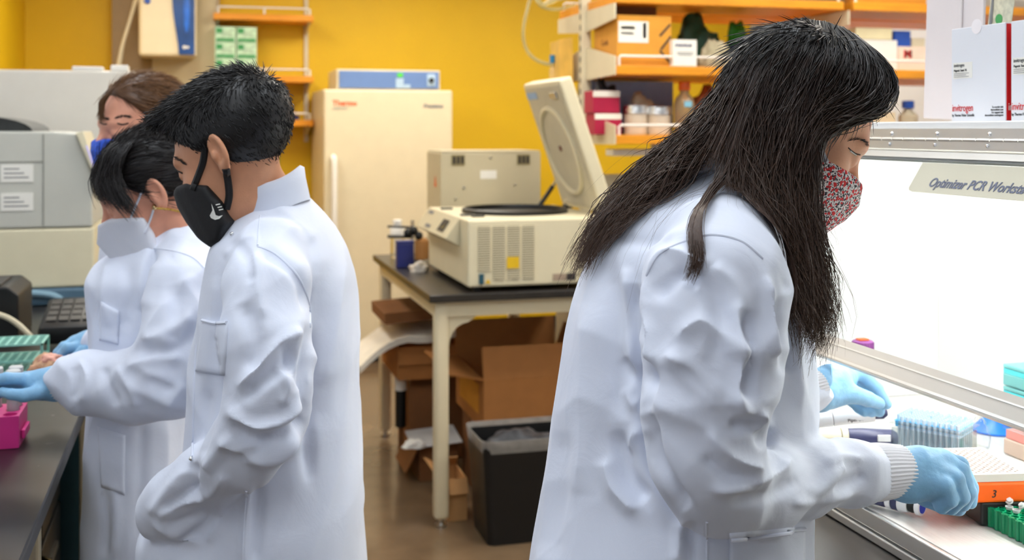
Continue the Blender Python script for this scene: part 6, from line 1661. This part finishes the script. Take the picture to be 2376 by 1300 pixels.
seam(mb2, [(524, 392), (530, 425), (532, 455), (526, 485)], .0062, 'ear_loop', M_mblack, mk2)
def decal(bvh, pts, name, m, parent, off=.0012):
    b = MB(); vs = []
    for p in pts:
        h, n = shoot(bvh, *p)
        if h is None: return
        vs.append(b.bm.verts.new(Vector(to_world(np.array([h + n * off]))[0]) - Vector(ROOT)))
    b.bm.faces.new(vs); bmesh.ops.triangulate(b.bm, faces=list(b.bm.faces)); return b.build(name, m, parent)
decal(mb2, [(491, 472), (497, 486), (501, 499), (508, 502), (516, 500), (509, 508), (500, 510), (491, 506), (488, 500), (495, 501), (494, 488)], 'tick_mark', M_paper, mk2)
for k, q_ in enumerate(((503, 476), (507, 482), (510, 488))):
    decal(mb2, [(q_[0] - 3, q_[1] - 1), (q_[0] + 6, q_[1] - 3), (q_[0] + 7, q_[1] - 1), (q_[0] - 2, q_[1] + 1)], 'lettering', M_paper, mk2)
facial(bb2, [(405, 388), (412, 396), (424, 402)], .0014, 'eyelashes', M_brow, p2)
brow_hairs(bb2, [(397, 362), (406, 366), (418, 372), (428, 380)], 80, 8, 'eyebrow', M_brow, p2, 4, .0004)
def cap_man(q):
    d = ell(q, (-.014, 0, .050), (.108, .085, .090))
    d = smin(d, ell(q, (.058, 0, .108), (.062, .062, .026)), .03)
    X, Y, Z = q[:, 0], np.abs(q[:, 1]), q[:, 2]
    d = smax(d, X * .78 - (Z - .05) * .62 - .036, .010)
    d = smax(d, -(Z + .055 + X * .25), .012)
    for s in (1, -1): d = smax(d, -ell(q, (.004, s * .092, -.012), (.026, .035, .040)), .008)
    d = smax(d, np.minimum(X - .012, -(Z - .004)) - .0 * Y, .01) if False else d
    return smax(d, smin(X - .030, 1e3 + X * 0, .01) * 0 + (X * .95 - Z * .3 - .052), .01)
M_hair2 = hair_mat('hair_black', (.009, .008, .008), (.03, .026, .024), .42)
def flow2(q):
    f = np.zeros_like(q); top = np.clip((q[:, 2] - .05) / .06, 0, 1)
    f[:, 0] = top * 1.0 + (1 - top) * -.25; f[:, 2] = -(1 - top) * 1.0 - .05; f[:, 1] = q[:, 1] * 4 * top; return f
short_hair(HF2, SC2, cap_man, 12000, lambda q: .009 + .018 * np.clip((q[:, 2] - .05) / .06, 0, 1), flow2, .12, M_hair2, p2, 21, 'short black hair swept forward', jit=.2, rad=(.0005, .0010))
legs(p2, ((-.42, 1.78), (-.40, 1.95)), ((-.44, 1.77, (-1, 0)), (-.40, 1.97, (-1, 0))), .85)

# ------------------------------------------------------------------ woman with tied black hair and white mask
person('w2', (-.72, 2.30))
HF3 = head_frame(362, 452, 2.22, 29, -12, -1); SC3 = .98
neck3 = PX([(385, 470, 2.22, .050), (425, 520, 2.24, .050), (440, 590, 2.26, .06)])
tor3 = PX([(430, 640, 2.28, .07), (390, 800, 2.29, .09), (360, 1250, 2.29, .08)])
arm3n = PX([(440, 620, 2.12, .04), (432, 760, 2.05, .038), (395, 885, 2.03, .034), (290, 890, 2.045, .026), (140, 890, 2.07, .018)])
arm3f = PX([(360, 640, 2.44, .04), (320, 780, 2.48, .04), (290, 830, 2.48, .035), (225, 808, 2.47, .026)])
fn_b3 = figure(HF3, SC3, neck3, (tor3, arm3n, arm3f))
p3, BV, BQ = body_object('woman with tied black hair and white mask bending over left bench', fn_b3, HF3, (-.92, 1.96, .70), (-.44, 2.56, 1.58), M_skin3, .0028)
bb3 = bvh_of(BV, BQ)
tor_f3 = loft(rows_px([(1500, 212, 480, .20), (1300, 214, 478, .195), (1100, 218, 474, .19), (980, 222, 474, .185), (850, 228, 492, .165), (750, 226, 512, .165), (690, 216, 522, .165), (640, 214, 524, .17), (600, 240, 520, .15), (570, 300, 514, .13), (540, 352, 505, .11), (505, 375, 490, .09), (480, 388, 470, .072)], 2.28), 2.3)
slv3 = PX([(440, 600, 2.15, .062), (436, 680, 2.08, .070), (428, 780, 2.035, .074), (398, 875, 2.015, .070), (320, 898, 2.03, .062), (245, 890, 2.055, .056), (190, 886, 2.06, .050), (160, 888, 2.065, .040)])
slf3 = PX([(370, 600, 2.42, .062), (340, 760, 2.47, .066), (290, 812, 2.47, .055), (228, 796, 2.46, .040)])
def fn_c3(P):
    d = smin(tor_f3(P), chain(P, *slv3, .03), .009)
    return smin(d, chain(P, *slf3, .03), .03)
V, Q = nets(fn_c3, [axis(-.98, -.50, .005), axis(1.91, 2.60, .005), axis(.62, 1.44, .005)])
V = relax(V, Q, 2); N = vnormals(V, Q)
FO3 = [([(330, 790), (390, 770), (450, 730)], .012, 20), ([(320, 815), (400, 815), (470, 760)], -.013, 18), ([(290, 860), (350, 830), (420, 830)], .011, 18), ([(420, 640), (455, 700), (480, 760)], .010, 22), ([(400, 660), (410, 740), (390, 790)], -.010, 22), ([(460, 800), (430, 880), (380, 950)], .010, 18),
 ([(270, 850), (300, 900), (320, 950)], .009, 16), ([(240, 850), (250, 900), (270, 945)], -.009, 14), ([(180, 830), (200, 880), (190, 940)], .007, 12), ([(165, 850), (172, 890), (168, 930)], -.007, 9), ([(340, 880), (400, 900), (440, 880)], -.008, 18),
 ([(250, 600), (240, 680), (260, 760)], .008, 18), ([(290, 600), (300, 690), (290, 770)], -.008, 20), ([(350, 560), (330, 640), (330, 720)], .008, 22), ([(480, 560), (440, 560), (400, 600)], .006, 20), ([(330, 980), (326, 1100), (322, 1280)], -.008, 20), ([(260, 1120), (270, 1200), (260, 1290)], .008, 16), ([(390, 980), (386, 1100), (380, 1280)], .007, 20), ([(240, 1140), (248, 1210), (240, 1290)], -.008, 14)]
V = crease_coat(V, Q, FO3, tor_f3, (slv3, slf3), .008, .011, 12, -1)
coat3 = cam_obj('lab_coat', V, Q, M_coat, p3); coat3['label'] = 'white lab coat with gathered cuff'
bv = bvh_of(V, Q)
patch(bv, ((228, 990), (292, 1010), (290, 1150), (236, 1130)), 12, 14, .005, 'pocket', M_coat, coat3)
patch(bv, ((236, 700), (278, 722), (276, 800), (232, 790)), 10, 12, .005, 'chest_pocket', M_coat, coat3)
seam(bv, [(345, 575), (400, 582), (450, 600), (490, 640)], .0018, 'shoulder_seam', M_coat, coat3)
collar((428, 494, 2.245), .050, .060, .35, .022, coat3)
cuff([cpt(172, 888, 2.062), cpt(150, 888, 2.066), cpt(130, 888, 2.07)], (.040, .036, .033, .031), 'cuff', coat3, 30)
glove('glove', M_glove, p3, [PX([(50, 880, 2.06, .012), (15, 878, 2.05, .011), (-20, 885, 2.05, .010), (-40, 905, 2.06, .009)]), PX([(48, 888, 2.08, .012), (8, 890, 2.075, .011), (-28, 898, 2.075, .010), (-46, 915, 2.08, .009)]), PX([(50, 895, 2.10, .012), (12, 900, 2.10, .011), (-22, 908, 2.10, .010), (-40, 922, 2.10, .009)]), PX([(54, 900, 2.12, .011), (22, 908, 2.12, .010), (-8, 915, 2.12, .009), (-24, 925, 2.12, .008)]), PX([(90, 910, 2.04, .014), (55, 918, 2.03, .012), (25, 915, 2.03, .010), (5, 910, 2.04, .009)])],
      [PX([(150, 888, 2.068, .030), (128, 890, 2.07, .031), (100, 892, 2.075, .027), (60, 890, 2.085, .022)]), PX([(100, 895, 2.10, .024), (58, 898, 2.11, .019)])], h=.003, wrinkle=.0008)
glove('glove', M_glove, p3, [PX([(175, 806, 2.43, .012), (155, 808, 2.42, .011), (142, 822, 2.42, .010), (138, 836, 2.42, .009)]), PX([(172, 800, 2.45, .012), (150, 804, 2.44, .011), (136, 818, 2.44, .010), (130, 832, 2.44, .009)]), PX([(172, 798, 2.47, .012), (148, 804, 2.47, .011), (134, 818, 2.47, .010), (130, 830, 2.47, .009)]), PX([(178, 800, 2.49, .011), (158, 806, 2.49, .010), (146, 818, 2.49, .009), (140, 828, 2.49, .008)]), PX([(195, 816, 2.42, .014), (176, 830, 2.41, .012), (158, 838, 2.41, .010), (148, 840, 2.41, .009)])],
      [PX([(228, 800, 2.46, .030), (205, 800, 2.46, .030), (178, 802, 2.46, .024)])], h=.003, wrinkle=.0008)
M_kn = mat('white_mask_felt', S(226, 228, 236), .75, var=.02, bump=.1, bscale=300)
PROF3 = [(.034, -.028), (.066, -.008), (.100, .002), (.124, .002), (.148, -.030), (.140, -.066), (.118, -.096), (.094, -.118), (.066, -.120), (.042, -.100), (.034, -.065)]
mk3, MV, MQ = mask_obj('face_mask', M_kn, p3, HF3, PROF3, WT2, .003, SC3); mk3['label'] = 'folded white respirator mask'
mb3 = bvh_of(np.concatenate([MV, BV]), np.concatenate([MQ, BQ + len(MV)]))
seam(mb3, [(330, 440), (322, 462), (312, 485), (304, 505)], .0022, 'ear_loop', M_loop, mk3, off=.0015)
seam(mb3, [(358, 480), (350, 505), (342, 525), (336, 540)], .0022, 'ear_loop', M_loop, mk3, off=.0015)
h_, n_ = shoot(mb3, 359, 480)
if h_ is not None: MB().ball(Vector(to_world(np.array([h_ + n_ * .004]))[0]) - Vector(ROOT), .006, 2).build('earring', mat('gold', (.8, .6, .3), .25, 1.0), p3, smooth=True)
ch = MB()
bt3 = bvh_of(np.concatenate([V, BV]), np.concatenate([Q, BQ + len(V)]))
for i, q_ in enumerate(densify([(362, 482), (385, 484), (420, 492), (460, 505), (490, 514), (516, 535)], 9)):
    h_, n_ = shoot(bt3, *q_)
    if h_ is not None: ch.ball(Vector(to_world(np.array([h_ + n_ * .003]))[0]) - Vector(ROOT), .0024, 1)
ch.build('bead_chain', mat('beads', S(200, 160, 70), .35, var=.4, scale=200), mk3)['label'] = 'thin beaded mask chain'
def cap_f(th, front=.036):
    def f(q):
        d = ell(q, (-.014, 0, .048), (.098 + th, .076 + th, .083 + th)); X, Z = q[:, 0], q[:, 2]
        d = smax(d, X * .80 - (Z - .048) * .60 - front, .012)
        d = smax(d, -(Z + .058 + X * .3), .015)
        for s in (1, -1): d = smax(d, -ell(q, (-.002, s * .094, -.014), (.026, .036, .040)), .008)
        return d
    return f
def cap3(q):
    d = cap_f(.007)(q); d = smin(d, ell(q, (-.115, 0, .0), (.030, .034, .030)), .015)
    return d
M_hair3 = hair_mat('hair_soft_black', (.011, .009, .009), (.04, .03, .026), .38)
def flow3(q):
    f = np.zeros_like(q); f[:, 0] = -1; f[:, 2] = -.35 - np.clip(-q[:, 0] * 3, -.2, .5); return f
h3 = short_hair(HF3, SC3, cap3, 4200, .05, flow3, .02, M_hair3, p3, 31, 'black hair tied back with loose fringe', jit=.06, M_=7)
fr_g = [[(292, 322, 2.20), (245, 350, 2.15), (218, 400, 2.14), (222, 450, 2.13), (236, 470, 2.13)], [(305, 318, 2.20), (258, 350, 2.14), (235, 405, 2.13), (240, 455, 2.12), (262, 480, 2.12)], [(315, 316, 2.19), (275, 352, 2.14), (256, 410, 2.13), (272, 465, 2.12), (302, 500, 2.11)], [(328, 316, 2.18), (292, 352, 2.13), (274, 410, 2.12), (300, 470, 2.11), (335, 512, 2.10)]]
C = sheet_strands([cv_(g) for g in fr_g], 900, 14, .004, .003, 6, .6, .3); C = push_out(C, lambda P: cap3(to_head(P, HF3, SC3)) * SC3, .002); v, q = strand_mesh(C, NR.uniform(.0006, .0011, len(C)), 6)
fo = cam_obj('fringe', v, q, M_hair3, h3); set_tip(fo, tips(C) * .4)
legs(p3, ((-.745, 2.22), (-.735, 2.34)), ((-.72, 2.2, (-1, 0)), (-.68, 2.4, (-1, 0))), .85)

# ------------------------------------------------------------------ woman with brown hair and blue mask, behind
person('w3', (-.86, 2.80))
HF4 = head_frame(330, 303, 2.72, 12, -44, -1); SC4 = .98
neck4 = PX([(325, 350, 2.73, .048), (335, 400, 2.75, .052), (338, 440, 2.76, .055)])
tor4 = PX([(340, 490, 2.78, .06), (340, 700, 2.78, .06), (340, 900, 2.78, .06)])
fn_b4 = figure(HF4, SC4, neck4, (tor4,))
p4, BV, BQ = body_object('brown-haired woman in a blue mask standing behind the others', fn_b4, HF4, (-1.12, 2.52, .78), (-.70, 3.02, 1.72), M_skin3, .0030)
tor_f4 = loft(rows_px([(1220, 240, 430, .20), (900, 244, 428, .19), (600, 252, 420, .185), (500, 262, 410, .17), (450, 285, 392, .12), (418, 308, 368, .075)], 2.78), 2.3)
V, Q = nets(tor_f4, [axis(-1.10, -.72, .009), axis(2.52, 3.04, .009), axis(.52, 1.46, .009)]); V = ripple(V, vnormals(V, Q), .003, 20, 4)
cam_obj('lab_coat', V, Q, M_coat, p4)['label'] = 'white lab coat hidden behind the others'
def blue_print():
    m = mat('blue_print_cotton', S(44, 84, 190), .7, var=.45, scale=130); return m
mk4, MV, MQ = mask_obj('face_mask', blue_print(), p4, HF4, PROF2, WT2, .0035, SC4); mk4['label'] = 'bright blue patterned face mask'
mb4 = bvh_of(np.concatenate([MV, BV]), np.concatenate([MQ, BQ + len(MV)])); bb4 = bvh_of(BV, BQ)
seam(mb4, [(312, 300), (326, 296), (340, 290)], .0026, 'ear_loop', M_loop, mk4, off=.001)
for pts, r, nm in (([(232, 284), (240, 288), (248, 288)], .0016, 'eyelashes'), ([(272, 286), (284, 289), (298, 286)], .0018, 'eyelashes'), ([(230, 270), (240, 274), (250, 277)], .0018, 'eyebrow'), ([(268, 275), (285, 270), (302, 272)], .0020, 'eyebrow')):
    facial(bb4, pts, r, nm, M_brow, p4) if nm != 'eyebrow' else brow_hairs(bb4, pts, 70, 7, nm, M_brow, p4, 5, .0005)
M_hair4 = hair_mat('hair_chestnut', (.10, .042, .014), (.30, .14, .05), .42)
def cap4(q):
    d = ell(q, (-.016, 0, .050), (.112, .088, .090)); X, Z = q[:, 0], q[:, 2]
    d = smax(d, X * .80 - (Z - .048) * .60 - .018, .012); d = smax(d, -(Z + .09 + X * .3), .02)
    return smin(d, ell(q, (-.075, 0, -.06), (.05, .062, .07)), .03)
def flow4(q):
    f = np.zeros_like(q); f[:, 0] = -1; f[:, 1] = q[:, 1] * 6; f[:, 2] = -.5; return f
h4 = short_hair(HF4, SC4, cap4, 4200, .055, flow4, .02, M_hair4, p4, 41, 'chestnut brown hair combed back', jit=.08, M_=7, tipv=.9)
C = sheet_strands([cv_(g) for g in ([(262, 205, 2.64), (240, 228, 2.63), (230, 255, 2.63), (234, 290, 2.63)], [(268, 202, 2.64), (246, 230, 2.63), (236, 258, 2.63), (242, 285, 2.63)])], 120, 12, .003, .003, 5, .3, .2)
v, q = strand_mesh(C, .0008, 3); fo = cam_obj('loose_strands', v, q, M_hair4, h4); set_tip(fo, tips(C) * .5)
legs(p4, ((-.912, 2.72), (-.91, 2.84)), ((-.92, 2.72, (-1, 0)), (-.91, 2.86, (-1, 0))), .85)
# bag of samples in the far glove
q_ = W(112, 842, 2.40); sb2 = thing('sample_bag', 'blurred tan and pink sample bag held by the far gloved hand', 'bag', (q_.x, q_.y, q_.z - .02))
crumple('pouch', None, None, mat('tan_pouch', S(206, 160, 124), .5, var=.4, scale=60), (0, 0, 0), .036, .03, .032, 44, parent=sb2)
crumple('pink_top', None, None, mat('pink_pouch', S(232, 170, 150), .5, var=.2, scale=60), (.006, 0, .022), .024, .022, .016, 45, parent=sb2)
